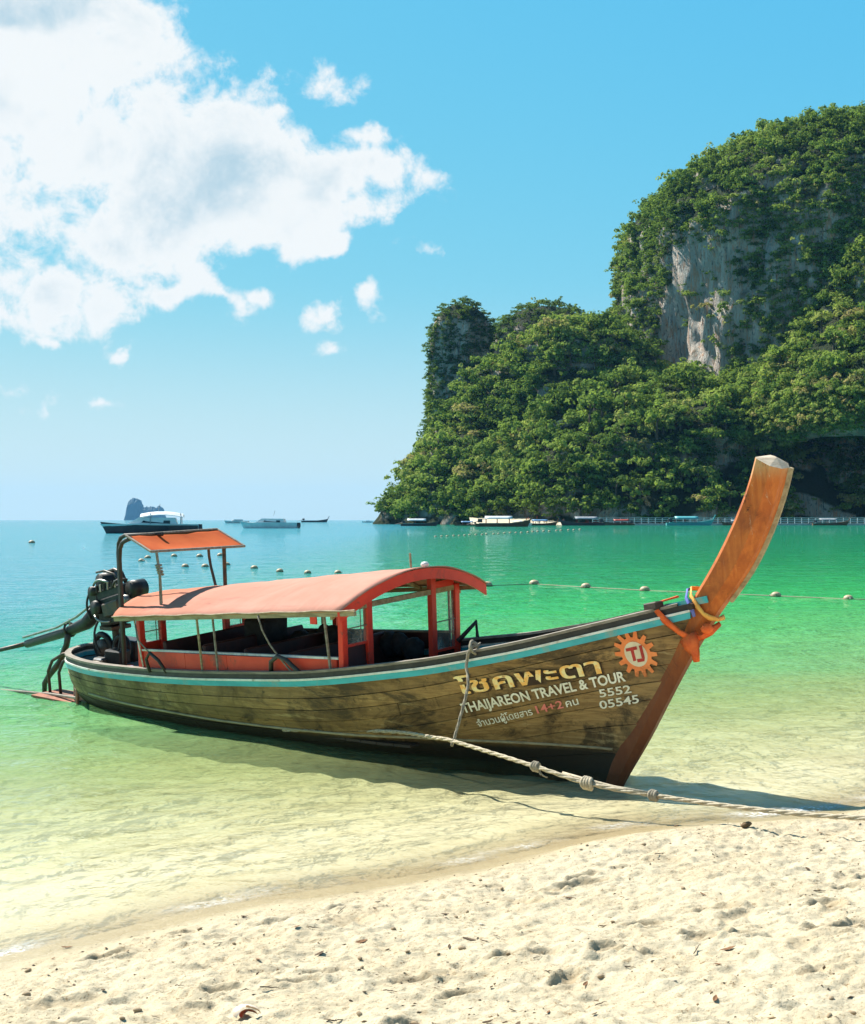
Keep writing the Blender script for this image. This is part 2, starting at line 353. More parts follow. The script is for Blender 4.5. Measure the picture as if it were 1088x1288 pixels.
def build_water():
    xs = axis(-8, 9, 0.07, -16000, 16000, 1.06); ys = axis(9.0, 34, 0.045, -50, 22000, 1.035)
    X, Y = np.meshgrid(xs, ys); s = shore_s(X, Y); d = murk(s)
    near = 1-sstep(Y, 60, 400)
    Z = 0.010*near*fbm(X*.9+3, Y*1.4, .5, 3)*sstep(-s, 0.2, 4.0) + .006*near*np.sin(s*2.6+1.2*fbm(X*.4, Y*.4))*sstep(-s, 0, 1.5)
    Z = Z + .016*near*fbm(X*1.7+.6*fbm(X, Y), Y*1.9, 2.5, 3, .55)*sstep(-s, .1, 3.0)
    Z = Z + .022*np.exp(-((s+.75+.25*np.sin(X*.9))/.20)**2)*(1-sstep(X, .5, 3.0))
    me = fast_mesh('sea_water', np.stack([X, Y, Z], -1).reshape(-1, 3), grid_faces(len(ys), len(xs)))
    fattr(me, 'depth', d.ravel()); fattr(me, 'shore', s.ravel()); me.polygons.foreach_set('use_smooth', [True]*len(me.polygons))
    o = bpy.data.objects.new('sea_water', me); link(o); tag(o, 'clear shallow sea turning from sandy green to turquoise', None, None, 'structure')
    m, t, out = new_mat('water'); at = t.node('ShaderNodeAttribute', attribute_name='depth').outputs['Fac']; sh = t.node('ShaderNodeAttribute', attribute_name='shore').outputs['Fac']
    pos = t.node('ShaderNodeNewGeometry').outputs['Position']
    jit = t.math('ADD', at, t.math('MULTIPLY', t.math('SUBTRACT', t.noise(t.mapping(pos, (.35, 1, 1)), .22, 5, .6), .5), t.math('MULTIPLY', at, .7)))
    lg = t.math('MULTIPLY', t.math('LOGARITHM', t.math('MAXIMUM', jit, .05), 10.0), 1.0)     # -1.3 .. 1
    f = t.mrange(lg, -1.0, 1.0, 0, 1, False)
    body = t.ramp(f, [(0.0, (.50, .45, .25)), (.28, (.38, .46, .19)), (.38, (.17, .40, .16)), (.48, (.12, .42, .14)), (.60, (.04, .37, .095)), (.72, (.014, .235, .070)), (.84, (.009, .17, .085)), (1.0, (.008, .14, .13))])
    sxp = t.node('ShaderNodeSeparateXYZ', i_0=pos).outputs[0]      # open sea west of the headland bluer, partly sky reflection painted into the colour
    body = t.mix(t.math('MULTIPLY', t.mrange(sxp, 5, -16), t.mrange(f, .36, .62, 0, .9)), body, (.020, .225, .295))
    opac = t.ramp(f, [(0.0, (0, 0, 0)), (.15, (.06,)*3), (.28, (.28,)*3), (.38, (.55,)*3), (.56, (.76,)*3), (.68, (.88,)*3), (.85, (.97,)*3)])
    tint = t.ramp(f, [(0.0, (1, 1, 1)), (.2, (.94, .98, .90)), (.45, (.70, .92, .66)), (.7, (.35, .8, .5)), (1, (.1, .6, .5))])
    w1 = t.noise(t.mapping(pos, (1.0, .9, 1)), 1.9, 4, .6, .5); w2 = t.noise(t.mapping(pos, (.8, .7, 1)), .40, 5, .6, .4); w3 = t.noise(t.mapping(pos, (1.1, .8, 1)), 5.0, 3, .6, .4); w4 = t.noise(t.mapping(pos, (.7, .5, 1)), .055, 5, .62, .3)
    far = t.mrange(sh, -400, -40, 1.0, 0.0)
    hgt = t.math('ADD', t.math('MULTIPLY', w1, .12), t.math('ADD', t.math('MULTIPLY', w2, .50), t.math('MULTIPLY', w3, .050)))
    hgt = t.math('ADD', hgt, t.math('MULTIPLY', w4, t.math('MULTIPLY', far, 3.2)))
    calm = t.mrange(sh, -12, -.1, 1.0, .55)
    hgt = t.math('MULTIPLY', hgt, calm); bmp = t.bump(hgt, 1.0, 1.0)
    tr = t.node('ShaderNodeBsdfTransparent', i_Color=tint); df = t.node('ShaderNodeBsdfDiffuse', i_Color=body, i_Normal=bmp)
    # thin broken foam where the ripples run out on the sand
    edge = t.math('ADD', sh, t.math('ADD', t.math('MULTIPLY', t.noise(pos, .9, 3, .6), .5), t.math('MULTIPLY', t.noise(pos, 4.0, 4, .6), .14)))
    lip = t.math('MULTIPLY', t.mrange(edge, .02, .16), t.mrange(edge, .34, .19))
    fo = t.math('MULTIPLY', lip, t.math('MULTIPLY', t.mrange(t.noise(pos, 22.0, 5, .75, .8), .40, .62), t.mrange(t.noise(pos, .75, 2, .5), .40, .60)))
    fo = t.math('MULTIPLY', fo, .62)
    foam = t.node('ShaderNodeBsdfDiffuse', i_Color=(.86, .87, .84))
    mx = t.node('ShaderNodeMixShader'); t.put(mx.inputs[0], opac); t.l.new(tr.outputs[0], mx.inputs[1]); t.l.new(df.outputs[0], mx.inputs[2])
    gl = t.node('ShaderNodeBsdfGlossy', i_Color=(1, 1, 1), i_Roughness=.035, i_Normal=bmp)
    fr = t.node('ShaderNodeFresnel', i_IOR=1.33, i_Normal=bmp)
    frs = t.math('MULTIPLY', fr.outputs[0], t.mrange(sh, -45, -4, .92, .46))
    m2 = t.node('ShaderNodeMixShader'); t.put(m2.inputs[0], frs); t.l.new(mx.outputs[0], m2.inputs[1]); t.l.new(gl.outputs[0], m2.inputs[2])
    m3 = t.node('ShaderNodeMixShader'); t.put(m3.inputs[0], fo); t.l.new(m2.outputs[0], m3.inputs[1]); t.l.new(foam.outputs[0], m3.inputs[2])
    t.l.new(m3.outputs[0], out.inputs[0]); me.materials.append(m)
build_water()

# ------------------------------------------------------------------ limestone headland
def X_at(px, D): return (px-544)/1900*D
def Z_at(py, D): return EYE+(654-py)/1900*D
def rock_mat():
    m, t, out = new_mat('limestone'); pos = t.node('ShaderNodeNewGeometry').outputs['Position']; nor = t.node('ShaderNodeNewGeometry').outputs['Normal']
    st = t.mapping(pos, (1, 1, .13)); a = t.noise(st, .16, 7, .65, .6); b_ = t.noise(st, .55, 6, .7, .4); c_ = t.noise(pos, .03, 4, .6)
    c = t.mix(t.mrange(a, .38, .62), (.86, .78, .68), (.58, .51, .44))
    c = t.mix(t.mrange(b_, .50, .62), c, (.70, .42, .27))
    c = t.mix(t.mrange(t.noise(st, .7, 6, .75, .5), .56, .66), c, (.16, .15, .14))
    c = t.mix(t.math('MULTIPLY', t.mrange(t.noise(t.mapping(pos, (1, 1, .5)), .35, 6, .75, 1.0), .56, .64), .8), c, (.055, .05, .045))
    sep = t.node('ShaderNodeSeparateXYZ', i_0=nor).outputs[2]
    soil = t.mix(t.mrange(c_, .4, .6), (.030, .055, .014), (.05, .062, .022))
    c = t.mix(t.mrange(sep, .30, .55), c, soil)
    b = t.node('ShaderNodeBsdfPrincipled', i_Base_Color=c, i_Roughness=.9); b.inputs['Specular IOR Level'].default_value = .2
    t.put(b.inputs['Normal'], t.bump(t.math('ADD', a, t.math('ADD', b_, t.noise(t.mapping(pos, (1, 1, .4)), .8, 6, .75, .6))), 1.0, 5.0)); t.l.new(b.outputs[0], out.inputs[0]); return m
ROCK = rock_mat()
def leaf_mat(name, attr):
    m, t, out = new_mat(name)
    v = t.node('ShaderNodeAttribute', attribute_name='tint').outputs['Fac'] if attr else t.node('ShaderNodeSeparateColor', i_0=t.node('ShaderNodeObjectInfo').outputs['Color']).outputs[0]
    pos = t.node('ShaderNodeNewGeometry').outputs['Position']
    lf = t.noise(pos, 1.3, 2, .5)
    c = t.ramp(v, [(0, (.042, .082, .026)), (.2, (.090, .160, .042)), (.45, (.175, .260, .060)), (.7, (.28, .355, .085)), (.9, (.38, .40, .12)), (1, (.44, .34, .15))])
    c = t.mix(t.mrange(lf, .3, .7, 0, .55), c, t.mix(.5, c, (.12, .17, .03)))
    d = t.node('ShaderNodeBsdfDiffuse', i_Color=c); tl = t.node('ShaderNodeBsdfTranslucent', i_Color=t.mix(.5, c, (.26, .38, .04)))
    mx = t.node('ShaderNodeMixShader', i_0=.45); t.l.new(d.outputs[0], mx.inputs[1]); t.l.new(tl.outputs[0], mx.inputs[2]); t.l.new(mx.outputs[0], out.inputs[0]); return m
LEAF_F = leaf_mat('forest_leaf', True); LEAF_T = leaf_mat('tree_leaf', False)
BARK = M('bark', (.12, .09, .06), (.06, .045, .03), .9, 3, .4)

def crown_proto(seed, kind, n=230):
    """leaf clumps spread over lobes; unit radius crown of one of several habits; returns verts, quads"""
    r = np.random.default_rng(seed)
    L, sp_, vz, lo, hi = {'round': (7, .40, .60, .30, .52), 'umbrella': (9, .52, .22, .22, .36), 'tall': (8, .28, 1.05, .26, .42), 'ragged': (12, .50, .55, .14, .30), 'bushy': (14, .46, .5, .18, .34)}[kind]
    lc = r.normal(0, sp_, (L, 3)); lc[:, 2] = lc[:, 2]*vz+(.12 if kind != 'umbrella' else .3); lr = r.uniform(lo, hi, L)
    V = []; Q = []
    for i in range(n):
        k = r.integers(0, L); d = r.normal(0, 1, 3); d[2] = abs(d[2])*.9-.25*r.random(); d /= np.linalg.norm(d)
        p = lc[k]+d*lr[k]*r.uniform(.75, 1.12); nn = d+np.array([0, 0, .25])+r.normal(0, .32, 3); nn /= np.linalg.norm(nn)
        u = np.cross(nn, r.normal(0, 1, 3)); u /= np.linalg.norm(u); w = np.cross(nn, u); sz = r.uniform(.065, .15)
        b = len(V); k1 = r.uniform(.5, 1.0)
        V += [p-u*sz, p+w*sz*k1*.8-nn*sz*.2, p+u*sz, p-w*sz*k1-nn*sz*.2]; Q.append((b, b+1, b+2, b+3))
    return np.array(V), np.array(Q)
PROTO = [crown_proto(40+i, k) for i, k in enumerate(('round', 'umbrella', 'tall', 'ragged', 'bushy', 'round', 'ragged', 'umbrella', 'bushy', 'tall'))]
TREES = []      # x, y, z, nx, ny, nz, radius, tint
def body(cx, cy, prof, ex=1.0, ey=1.0, th0=95, th1=355, step=4.0, seed=1, amp=9.0, flute=2.0, dens=1/30.0, tr=(3.2, 5.6), rockfun=None, tint=0.0, zmin=3.0):
    """a karst mass: profile of (radius, height) points swept round its axis and roughened"""
    P = np.array(prof, float); seg = np.hypot(*np.diff(P, axis=0).T); L = np.r_[0, np.cumsum(seg)]
    nt = max(10, int(L[-1]/step)); tt = np.linspace(0, L[-1], nt); R = np.interp(tt, L, P[:, 0]); Zp = np.interp(tt, L, P[:, 1])
    k = 2
    for _ in range(k): R[1:-1] = (R[:-2]+2*R[1:-1]+R[2:])/4; Zp[1:-1] = (Zp[:-2]+2*Zp[1:-1]+Zp[2:])/4
    nth = max(24, int(math.radians(th1-th0)*P[:, 0].max()/step)); th = np.radians(np.linspace(th0, th1, nth))
    T, A = np.meshgrid(np.arange(nt), th, indexing='ij'); r = R[T]; z = Zp[T]; c, s = np.cos(A), np.sin(A)
    bx, by = cx+r*c*ex, cy+r*s*ey
    k1 = np.clip(r/25.0, 0, 1)
    r2 = r + k1*(amp*fbm(bx/45, by/45, z/55+seed, 4) + flute*fbm(bx/7, by/7, z/60+seed, 3) + .35*amp*np.abs(fbm(bx/16, by/16, z/40+seed, 2)))
    X, Y, Z = cx+r2*c*ex, cy+r2*s*ey, z + .25*amp*fbm(bx/30, by/30, seed*3.1, 3)*(T > 0)*np.clip(z/12, 0, 1)
    me = fast_mesh('limestone_mass', np.stack([X, Y, Z], -1).reshape(-1, 3), grid_faces(nt, nth))
    me.polygons.foreach_set('use_smooth', [True]*len(me.polygons)); me.materials.append(ROCK)
    nf = len(me.polygons); ce = np.empty(nf*3, np.float32); me.polygons.foreach_get('center', ce); ce = ce.reshape(-1, 3)
    no = np.empty(nf*3, np.float32); me.polygons.foreach_get('normal', no); no = no.reshape(-1, 3); ar = np.empty(nf, np.float32); me.polygons.foreach_get('area', ar)
    # make normals point outward
    outw = np.stack([ce[:, 0]-cx, ce[:, 1]-cy, np.full(nf, 8.0)], -1)
    if (np.sum(no*outw, 1) < 0).mean() > .5: no = -no; me.flip_normals()
    view = -ce.copy(); view[:, 2] += EYE; view /= np.linalg.norm(view, axis=1)[:, None]
    g = np.random.default_rng(seed+100); keep = (np.sum(no*view, 1) > -.25) & (no[:, 2] > -.7) & (ce[:, 2] > zmin)
    prob = ar*dens*keep
    steep = 1-no[:, 2]; patch = fbm(ce[:, 0]/14, ce[:, 1]/14, ce[:, 2]/26+seed, 3)
    bare = sstep(steep, .72, .98)*sstep(patch, .55, .85)
    prob = prob*(1+2.2*sstep(steep, .5, .9))
    rk = rockfun(ce, patch, steep) if rockfun is not None else np.zeros(nf)
    prob = prob*(1-rk)*np.where(rk < 0, 1, 1-.8*bare)
    cnt = g.poisson(prob)
    for i in np.nonzero(cnt)[0]:
        for _ in range(cnt[i]):
            rad = (tr[0]*.62+(tr[1]*1.3-tr[0]*.62)*g.random()**2.0)*(1.0 if steep[i] < .7 else .8)
            p = ce[i]+g.normal(0, 1.2, 3)+no[i]*rad*.30+np.array([0, 0, rad*g.uniform(0, .5)])
            big = .32+.30*fbm(p[0]/38, p[1]/38, p[2]/38, 2)
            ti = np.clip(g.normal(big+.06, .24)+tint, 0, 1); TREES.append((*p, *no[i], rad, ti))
    return me

def zone(ce, px0, px1, py0, py1, soft=10):
    px = 544+1900*ce[:, 0]/ce[:, 1]; py = 654-1900*(ce[:, 2]-EYE)/ce[:, 1]
    j = 14*fbm(ce[:, 0]/16, ce[:, 1]/16, ce[:, 2]/22, 3)
    return sstep(px+j, px0-soft, px0+soft)*(1-sstep(px+j, px1-soft, px1+soft))*sstep(py+j, py0-soft, py0+soft)*(1-sstep(py+j, py1-soft, py1+soft))
def main_rock(ce, patch, steep):
    z1 = zone(ce, 832, 912, 300, 470)*1.0
    z2 = zone(ce, 895, 960, 330, 440)*.75*sstep(patch, -.35, .05)
    z3 = zone(ce, 788, 802, 365, 420)
    z4 = zone(ce, 960, 1010, 300, 390)*.5
    return np.clip(np.maximum.reduce([z1, z2, z3, z4]), 0, .985)
def spur_rock(ce, patch, steep):
    z1 = zone(ce, 1052, 1130, 365, 490)*.9*sstep(patch, -.4, .0)
    cave = zone(ce, 965, 1200, 572, 652, 6)
    return np.clip(np.maximum(z1*sstep(steep, .45, .8), cave), 0, .985)-3.0*zone(ce, 940, 1300, 492, 575, 8)*(cave < .1)   # extra growth on the cave lip, added to darken its pale rock
def low_rock(ce, patch, steep):
    cave = zone(ce, 995, 1200, 560, 652, 8)
    cl = zone(ce, 905, 985, 560, 640)*.55*sstep(patch, -.2, .2)*sstep(steep, .4, .8)
    return np.clip(np.maximum(cave, cl), 0, .985)
def cliff(name, label, me):
    o = bpy.data.objects.new(name, me); link(o); tag(o, label, None, None, 'structure'); return o
cliff('limestone_cliff', 'tall forested limestone massif with a bare streaked rock wall',
      body(330, 1000, [(238, -8), (220, 6), (213, 60), (206, 110), (206, 174), (202, 190), (190, 205), (165, 226), (144, 236), (122, 242), (85, 248), (40, 252), (0, 254)], seed=1, amp=7, flute=4.0, dens=1/29., tr=(3.0, 6.4), rockfun=main_rock, tint=-.02, th0=120, th1=330, step=3.2))
cliff('limestone_cliff', 'low forested slope falling to the water at the headland tip',
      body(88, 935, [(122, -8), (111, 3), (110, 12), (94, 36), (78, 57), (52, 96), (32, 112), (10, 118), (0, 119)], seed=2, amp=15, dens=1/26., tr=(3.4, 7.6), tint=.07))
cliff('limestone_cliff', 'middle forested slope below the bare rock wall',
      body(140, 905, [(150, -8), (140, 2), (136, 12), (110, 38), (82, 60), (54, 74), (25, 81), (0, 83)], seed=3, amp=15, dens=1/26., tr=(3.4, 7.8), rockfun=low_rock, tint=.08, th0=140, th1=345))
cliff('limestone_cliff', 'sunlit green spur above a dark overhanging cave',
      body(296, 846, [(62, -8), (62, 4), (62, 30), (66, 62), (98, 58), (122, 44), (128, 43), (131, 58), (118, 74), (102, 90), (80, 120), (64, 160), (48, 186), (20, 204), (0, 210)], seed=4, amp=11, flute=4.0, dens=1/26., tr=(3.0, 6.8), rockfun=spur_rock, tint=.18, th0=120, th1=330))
cliff('limestone_cliff', 'dark square-shouldered rock tower behind the forested slope',
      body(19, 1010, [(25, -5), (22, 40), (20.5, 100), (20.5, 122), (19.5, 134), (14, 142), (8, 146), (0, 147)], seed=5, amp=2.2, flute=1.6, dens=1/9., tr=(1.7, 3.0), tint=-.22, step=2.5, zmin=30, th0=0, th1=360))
cliff('limestone_cliff', 'dark low ridge behind the saddle beside the rock tower',
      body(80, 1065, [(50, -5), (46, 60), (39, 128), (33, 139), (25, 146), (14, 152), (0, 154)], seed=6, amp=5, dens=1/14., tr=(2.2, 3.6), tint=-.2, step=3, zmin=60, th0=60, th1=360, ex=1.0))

def build_forest():
    """every far crown that cannot be told apart, one mass; the clearest 280 become trees of their own"""
    T = np.array(TREES); g = np.random.default_rng(5)
    px = 544+1900*T[:, 0]/T[:, 1]; py = 654-1900*(T[:, 2]-EYE)/T[:, 1]
    ok = (px > 455) & (px < 1095) & (py > 110)
    vis = T[:, 3]*-T[:, 0]+T[:, 4]*-T[:, 1] > 0
    size = T[:, 6]/T[:, 1]*np.where(ok & vis, 1, 0)*np.where(py > 400, 1.25, 1.0)
    pick = set(np.argsort(-size)[:280].tolist()); rest = np.array([i for i in range(len(T)) if i not in pick])
    Vs, Qs, Ti = [], [], []; b = 0
    for i in rest:
        V, Q = PROTO[g.integers(len(PROTO))]; a = g.uniform(0, 6.28); c, s = math.cos(a), math.sin(a); r = T[i, 6]
        W = np.empty_like(V); W[:, 0] = (V[:, 0]*c-V[:, 1]*s)*r; W[:, 1] = (V[:, 0]*s+V[:, 1]*c)*r; W[:, 2] = V[:, 2]*r*g.uniform(.75, 1.15); W += T[i, :3]
        Vs.append(W); Qs.append(Q+b); Ti.append(np.full(len(V), T[i, 7])); b += len(V)
    me = fast_mesh('forest', np.concatenate(Vs), np.concatenate(Qs)); fattr(me, 'tint', np.concatenate(Ti)); me.materials.append(LEAF_F)
    o = bpy.data.objects.new('forest', me); link(o); tag(o, 'dense green jungle covering the limestone headland', 'forest', None, 'stuff')
    crowns = []
    for V, Q in PROTO:
        m_ = fast_mesh('crown', V, Q); m_.materials.append(LEAF_T); crowns.append(m_)
    tm = MB().tube([(0, 0, -1.5), (.05, .02, -.6), (0, .05, .1), (.08, 0, .45)], [.09, .07, .05, .02], 6)
    for d in ((.4, .1, .35), (-.35, .2, .3), (.05, -.4, .32)): tm.tube([(0, .02, -.15), d], [.04, .012], 5)
    tr0 = tm.build('trunk', BARK); tmesh = tr0.data; bpy.data.objects.remove(tr0)
    for i in sorted(pick):
        r = T[i, 6]; root = empty('jungle_tree', T[i, :3], (0, 0, g.uniform(0, 6.28)))
        root.scale = (r, r, r*g.uniform(.8, 1.15))
        where = 'low slope at the headland tip' if px[i] < 640 else 'steep face of the tall limestone massif' if py[i] < 400 else 'forested slope behind the far beach'
        ti = T[i, 7]; hue = 'dark green' if ti < .22 else 'mid green' if ti < .48 else 'bright green' if ti < .72 else 'yellowish'
        big = 'broad' if r > 7.6 else 'smaller'
        tag(root, '%s %s jungle tree crown on the %s' % (big, hue, where), 'tree', '%s %s trees on the %s' % (big, hue, where))
        c_ob = link(bpy.data.objects.new('crown', crowns[g.integers(len(crowns))]), root); c_ob.color = (ti, ti, ti, 1); link(bpy.data.objects.new('trunk', tmesh), root)
    return len(T)
NTREE = build_forest(); print('trees', NTREE)

# far beach strip under the cliff
def build_far_beach():
    xs = np.linspace(20, 330, 60); rows = []
    m = M('far_sand', (.60, .52, .38), (.46, .38, .26), .95, .3, 0)
    V = []; F = []
    for i, x in enumerate(xs):
        y0 = 762+8*math.sin(x*.02)+(0 if x > 60 else (60-x)*.6)
        V += [(x, y0-14, -1.2), (x, y0, .35), (x, y0+10, 1.7), (x, y0+34, 4.2), (x, y0+70, 5.0)]
        if i: b = 5*i; F += [(b-5+k, b+k, b+k+1, b-4+k) for k in range(4)]
    o = mesh_ob('far_beach', V, F, m, None, True); tag(o, 'narrow pale beach under the cliff across the bay', None, None, 'structure')
build_far_beach()
# blue islet on the horizon
def build_islet():
    D = 13000; m = M('islet_rock', (.030, .050, .055), (.02, .035, .035), .95, .02, 0, coord='Object')
    for (pts, lab) in (([(160, 654), (161, 645), (163, 631), (167, 627), (174, 627), (177, 632), (178, 640), (183, 638), (189, 639), (193, 637), (197, 640), (200, 636), (204, 639), (206, 648), (207, 654)], 'small blue rocky islet with one tall tower on the horizon'),):
        g = np.random.default_rng(2); prof = [(X_at(a, D), Z_at(b, D)) for a, b in pts]; n = 40; V = []; F = []
        xs = np.linspace(prof[0][0], prof[-1][0], n); zs = np.interp(xs, [p[0] for p in prof], [p[1] for p in prof])
        for k in range(9):
            a = (k-4)/4; w = math.sqrt(max(0, 1-a*a))**.6 if abs(a) < 1 else 0
            for x, z in zip(xs, zs): V.append((x+g.normal(0, 2), D+a*150, -3+(z+3)*w*(1+.05*g.normal())))
        for k in range(8):
            for i in range(n-1): F.append((k*n+i, k*n+i+1, (k+1)*n+i+1, (k+1)*n+i))
        o = mesh_ob('rocky_islet', V, F, m); tag(o, lab, None, None, 'structure')
build_islet()

# ================================================================== THE LONGTAIL BOAT
HEEL = math.radians(6.0)
boat = empty('longtail_boat', (-4.47, 21.486, 0.0), (HEEL, 0, -0.75373))
tag(boat, 'big wooden longtail boat with red canopy beached bow first at the shore', 'boat')
def smooth_tab(xs, ys, k=3):
    d = np.linspace(xs[0], xs[-1], 400); v = np.interp(d, xs, ys)
    w = np.hanning(2*6*k+1); w /= w.sum(); p = np.r_[2*v[0]-v[1:6*k+1][::-1], v, 2*v[-1]-v[-6*k-1:-1][::-1]]
    v = np.convolve(p, w, 'valid'); return lambda x: np.interp(x, d, v)
X0, X1 = -0.72, 9.86
_zs = smooth_tab([-1.1, .14, .72, 2.2, 3.36, 5.14, 5.66, 7.0, 7.58, 8.16, 8.4, 9.0, 9.55, 9.9], [.66, .60, .60, .65, .71, .83, .89, 1.07, 1.18, 1.29, 1.35, 1.49, 1.62, 1.70])
_hb0 = smooth_tab([-1.1, -.6, .2, .8, 1.5, 3, 4.5, 6, 7.5, 8.5, 9.3, 9.9], [.30, .52, .73, .84, .93, 1.03, 1.06, 1.01, .82, .57, .29, .09])
def hbeam(x):
    e = np.clip((np.asarray(x)-X0)/.60, 0, 1); return _hb0(x)*np.sqrt(1-(1-e)**2+1e-6)
sheer = lambda x: _zs(x)
keel = smooth_tab([-1.1, -.5, .5, 2, 4, 6, 8, 9.9], [.12, -.05, -.16, -.25, -.28, -.26, -.22, -.18], 2)
def hull(u, v, off=0.0):
    """starboard hull surface (y<0): u 0..1 stern to stem, v 0..1 keel to sheer"""
    u = np.asarray(u, float); v = np.asarray(v, float); u, v = np.broadcast_arrays(u, v)
    xs = X0+u*(X1-X0); w = sstep(u, .52, 1.0)
    cy = .86*(1-w)+.50*w; cz = .10*(1-w)+.46*w
    hb = hbeam(xs); zk = keel(xs); zb = sheer(xs)
    y = hb*(2*v*(1-v)*cy+v*v); z = zk+(zb-zk)*(2*v*(1-v)*cz+v*v)
    stem = 8.80+z*.598                       # raked stem line
    k = np.clip((u-.55)/.45, 0, 1); k = k*k*(3-2*k)*.6+k*k*.4
    x = xs+(stem-X1+.06)*k*np.clip((1.72-z)/1.0, 0, 1)**.0
    x = np.where(u > .55, xs+(np.minimum(stem, X1)-X1)*k, xs)
    P = np.stack([x, -y, z], -1)
    return P
def hull_n(u, v):
    e = 1e-3; a = hull(np.minimum(u+e, 1), v)-hull(np.maximum(np.asarray(u)-e, 0), v); b = hull(u, np.minimum(np.asarray(v)+e, 1))-hull(u, np.maximum(np.asarray(v)-e, 0))
    n = np.cross(a, b); n /= np.linalg.norm(n, axis=-1, keepdims=True)+1e-12
    return np.where((n[..., 1:2] > 0), -n, n)
def hull_xz(x, z):
    """nearest (u, v) on the hull for side-view positions"""
    if not hasattr(hull_xz, 'g'):
        U, Vv = np.meshgrid(np.linspace(.6, 1, 201), np.linspace(.4, 1, 121), indexing='ij'); hull_xz.g = (U.ravel(), Vv.ravel(), hull(U.ravel(), Vv.ravel()))
    U, Vv, P = hull_xz.g; uo, vo = [], []
    for a, b in zip(np.atleast_1d(x), np.atleast_1d(z)):
        i = np.argmin((P[:, 0]-a)**2+(P[:, 2]-b)**2); u, v = U[i], Vv[i]
        for _ in range(3):
            p = hull(u, v); du = (hull(u+1e-4, v)-p)/1e-4; dv = (hull(u, v+1e-4)-p)/1e-4
            A = np.array([[du[0], dv[0]], [du[2], dv[2]]]); r = np.array([a-p[0], b-p[2]])
            try: d = np.linalg.solve(A, r)
            except Exception: break
            u += float(np.clip(d[0], -.02, .02)); v += float(np.clip(d[1], -.02, .02))
        uo.append(u); vo.append(v)
    return np.array(uo), np.array(vo)

# --- woods and paints
def hull_wood(name, ca, cb, dark, lowdark=None, grain=(.55, 3, 9)):
    m, t, out = new_mat(name); tc = t.node('ShaderNodeTexCoord').outputs['Object']; rnd = t.node('ShaderNodeObjectInfo').outputs['Random']
    off = t.n.new('ShaderNodeVectorMath'); off.operation = 'ADD'; t.put(off.inputs[0], tc); cmb = t.node('ShaderNodeCombineXYZ', i_0=t.math('MULTIPLY', rnd, 9.0)); t.put(off.inputs[1], cmb.outputs[0])
    g = t.noise(t.mapping(off.outputs[0], grain), 3.2, 7, .65, .5); bl = t.noise(tc, 1.7, 6, .68, .5); st = t.noise(t.mapping(tc, (1.1, 1, .8)), 1.5, 7, .68, .7)
    c = t.mix(t.mrange(g, .32, .68), ca, cb); c = t.mix(t.mrange(rnd, 0, 1, 0, .35), c, dark)
    sx = t.node('ShaderNodeSeparateXYZ', i_0=tc).outputs[0]
    alg = t.math('MULTIPLY', t.mrange(sx, 5.6, 1.5), t.mrange(bl, .35, .62)); c = t.mix(t.math('MULTIPLY', alg, .55), c, (.125, .115, .045))
    c = t.mix(t.math('MULTIPLY', t.mrange(st, .46, .70), .85), c, dark)
    c = t.mix(t.math('MULTIPLY', t.mrange(t.noise(tc, 2.6, 8, .78, .9), .56, .66), .92), c, (.022, .016, .011))
    c = t.mix(t.math('MULTIPLY', t.mrange(t.noise(t.mapping(tc, (1.2, 1, 5)), 6, 6, .75, .4), .60, .74), .5), c, tuple(min(1, k*2.0) for k in ca))
    sz = t.node('ShaderNodeSeparateXYZ', i_0=tc).outputs[2]
    if lowdark == 'tar':      # oil and weather stains, then worn pale scrapes
        big = t.noise(t.mapping(tc, (.75, 1, 1.7), loc=(3.1, 0, .4)), 1.25, 8, .74, .7)
        c = t.mix(t.math('MULTIPLY', t.mrange(big, .50, .61), .88), c, (.045, .030, .017))
        c = t.mix(t.math('MULTIPLY', t.mrange(t.noise(t.mapping(tc, (.5, 1, 3.2), loc=(1, 2, 0)), 2.4, 7, .72, .5), .58, .70), .55), c, (.56, .42, .21))
    if lowdark == 'tar':      # black bottom paint up to the old waterline
        c = t.mix(t.mrange(t.math('ADD', sz, t.math('MULTIPLY', t.math('SUBTRACT', bl, .5), .12)), .30, .20), c, (.030, .023, .016))
    if lowdark == 'prow':     # timber stays dark and oiled below the rail, scoured orange above
        c = t.mix(t.mrange(t.math('ADD', sz, t.math('MULTIPLY', t.math('SUBTRACT', bl, .5), .8)), 1.95, 1.0, 0, .85), c, (.115, .036, .018))
        sc = t.noise(t.mapping(tc, (9, 2, 1.6), (0, .45, 0)), 3.0, 6, .7, .5)
        c = t.mix(t.math('MULTIPLY', t.mrange(sc, .60, .68), t.mrange(sz, 2.0, 2.6)), c, (.52, .40, .26))
        c = t.mix(t.math('MULTIPLY', t.mrange(sz, 2.95, 3.2), t.mrange(sc, .35, .55, .2, .9)), c, (.55, .36, .16))
    b = t.node('ShaderNodeBsdfPrincipled', i_Base_Color=c); t.put(b.inputs['Roughness'], t.mrange(bl, .3, .7, .42, .75)); b.inputs['Specular IOR Level'].default_value = .35
    t.put(b.inputs['Normal'], t.bump(t.math('ADD', g, t.math('MULTIPLY', st, .6)), .35, .012)); t.l.new(b.outputs[0], out.inputs[0]); return m
W_TOP = hull_wood('hull_wood', (.39, .245, .098), (.22, .128, .050), (.060, .036, .018), 'tar')
W_TAR = hull_wood('tarred_wood', (.035, .028, .020), (.020, .017, .014), (.010, .009, .008))
W_PROW = hull_wood('prow_wood', (.80, .24, .042), (.58, .145, .024), (.22, .05, .016), 'prow', (6, 6, .5))
W_END = M('end_grain', (.56, .46, .34), (.40, .30, .20), .8, 9, .3, stretch=(1, 1, 4))
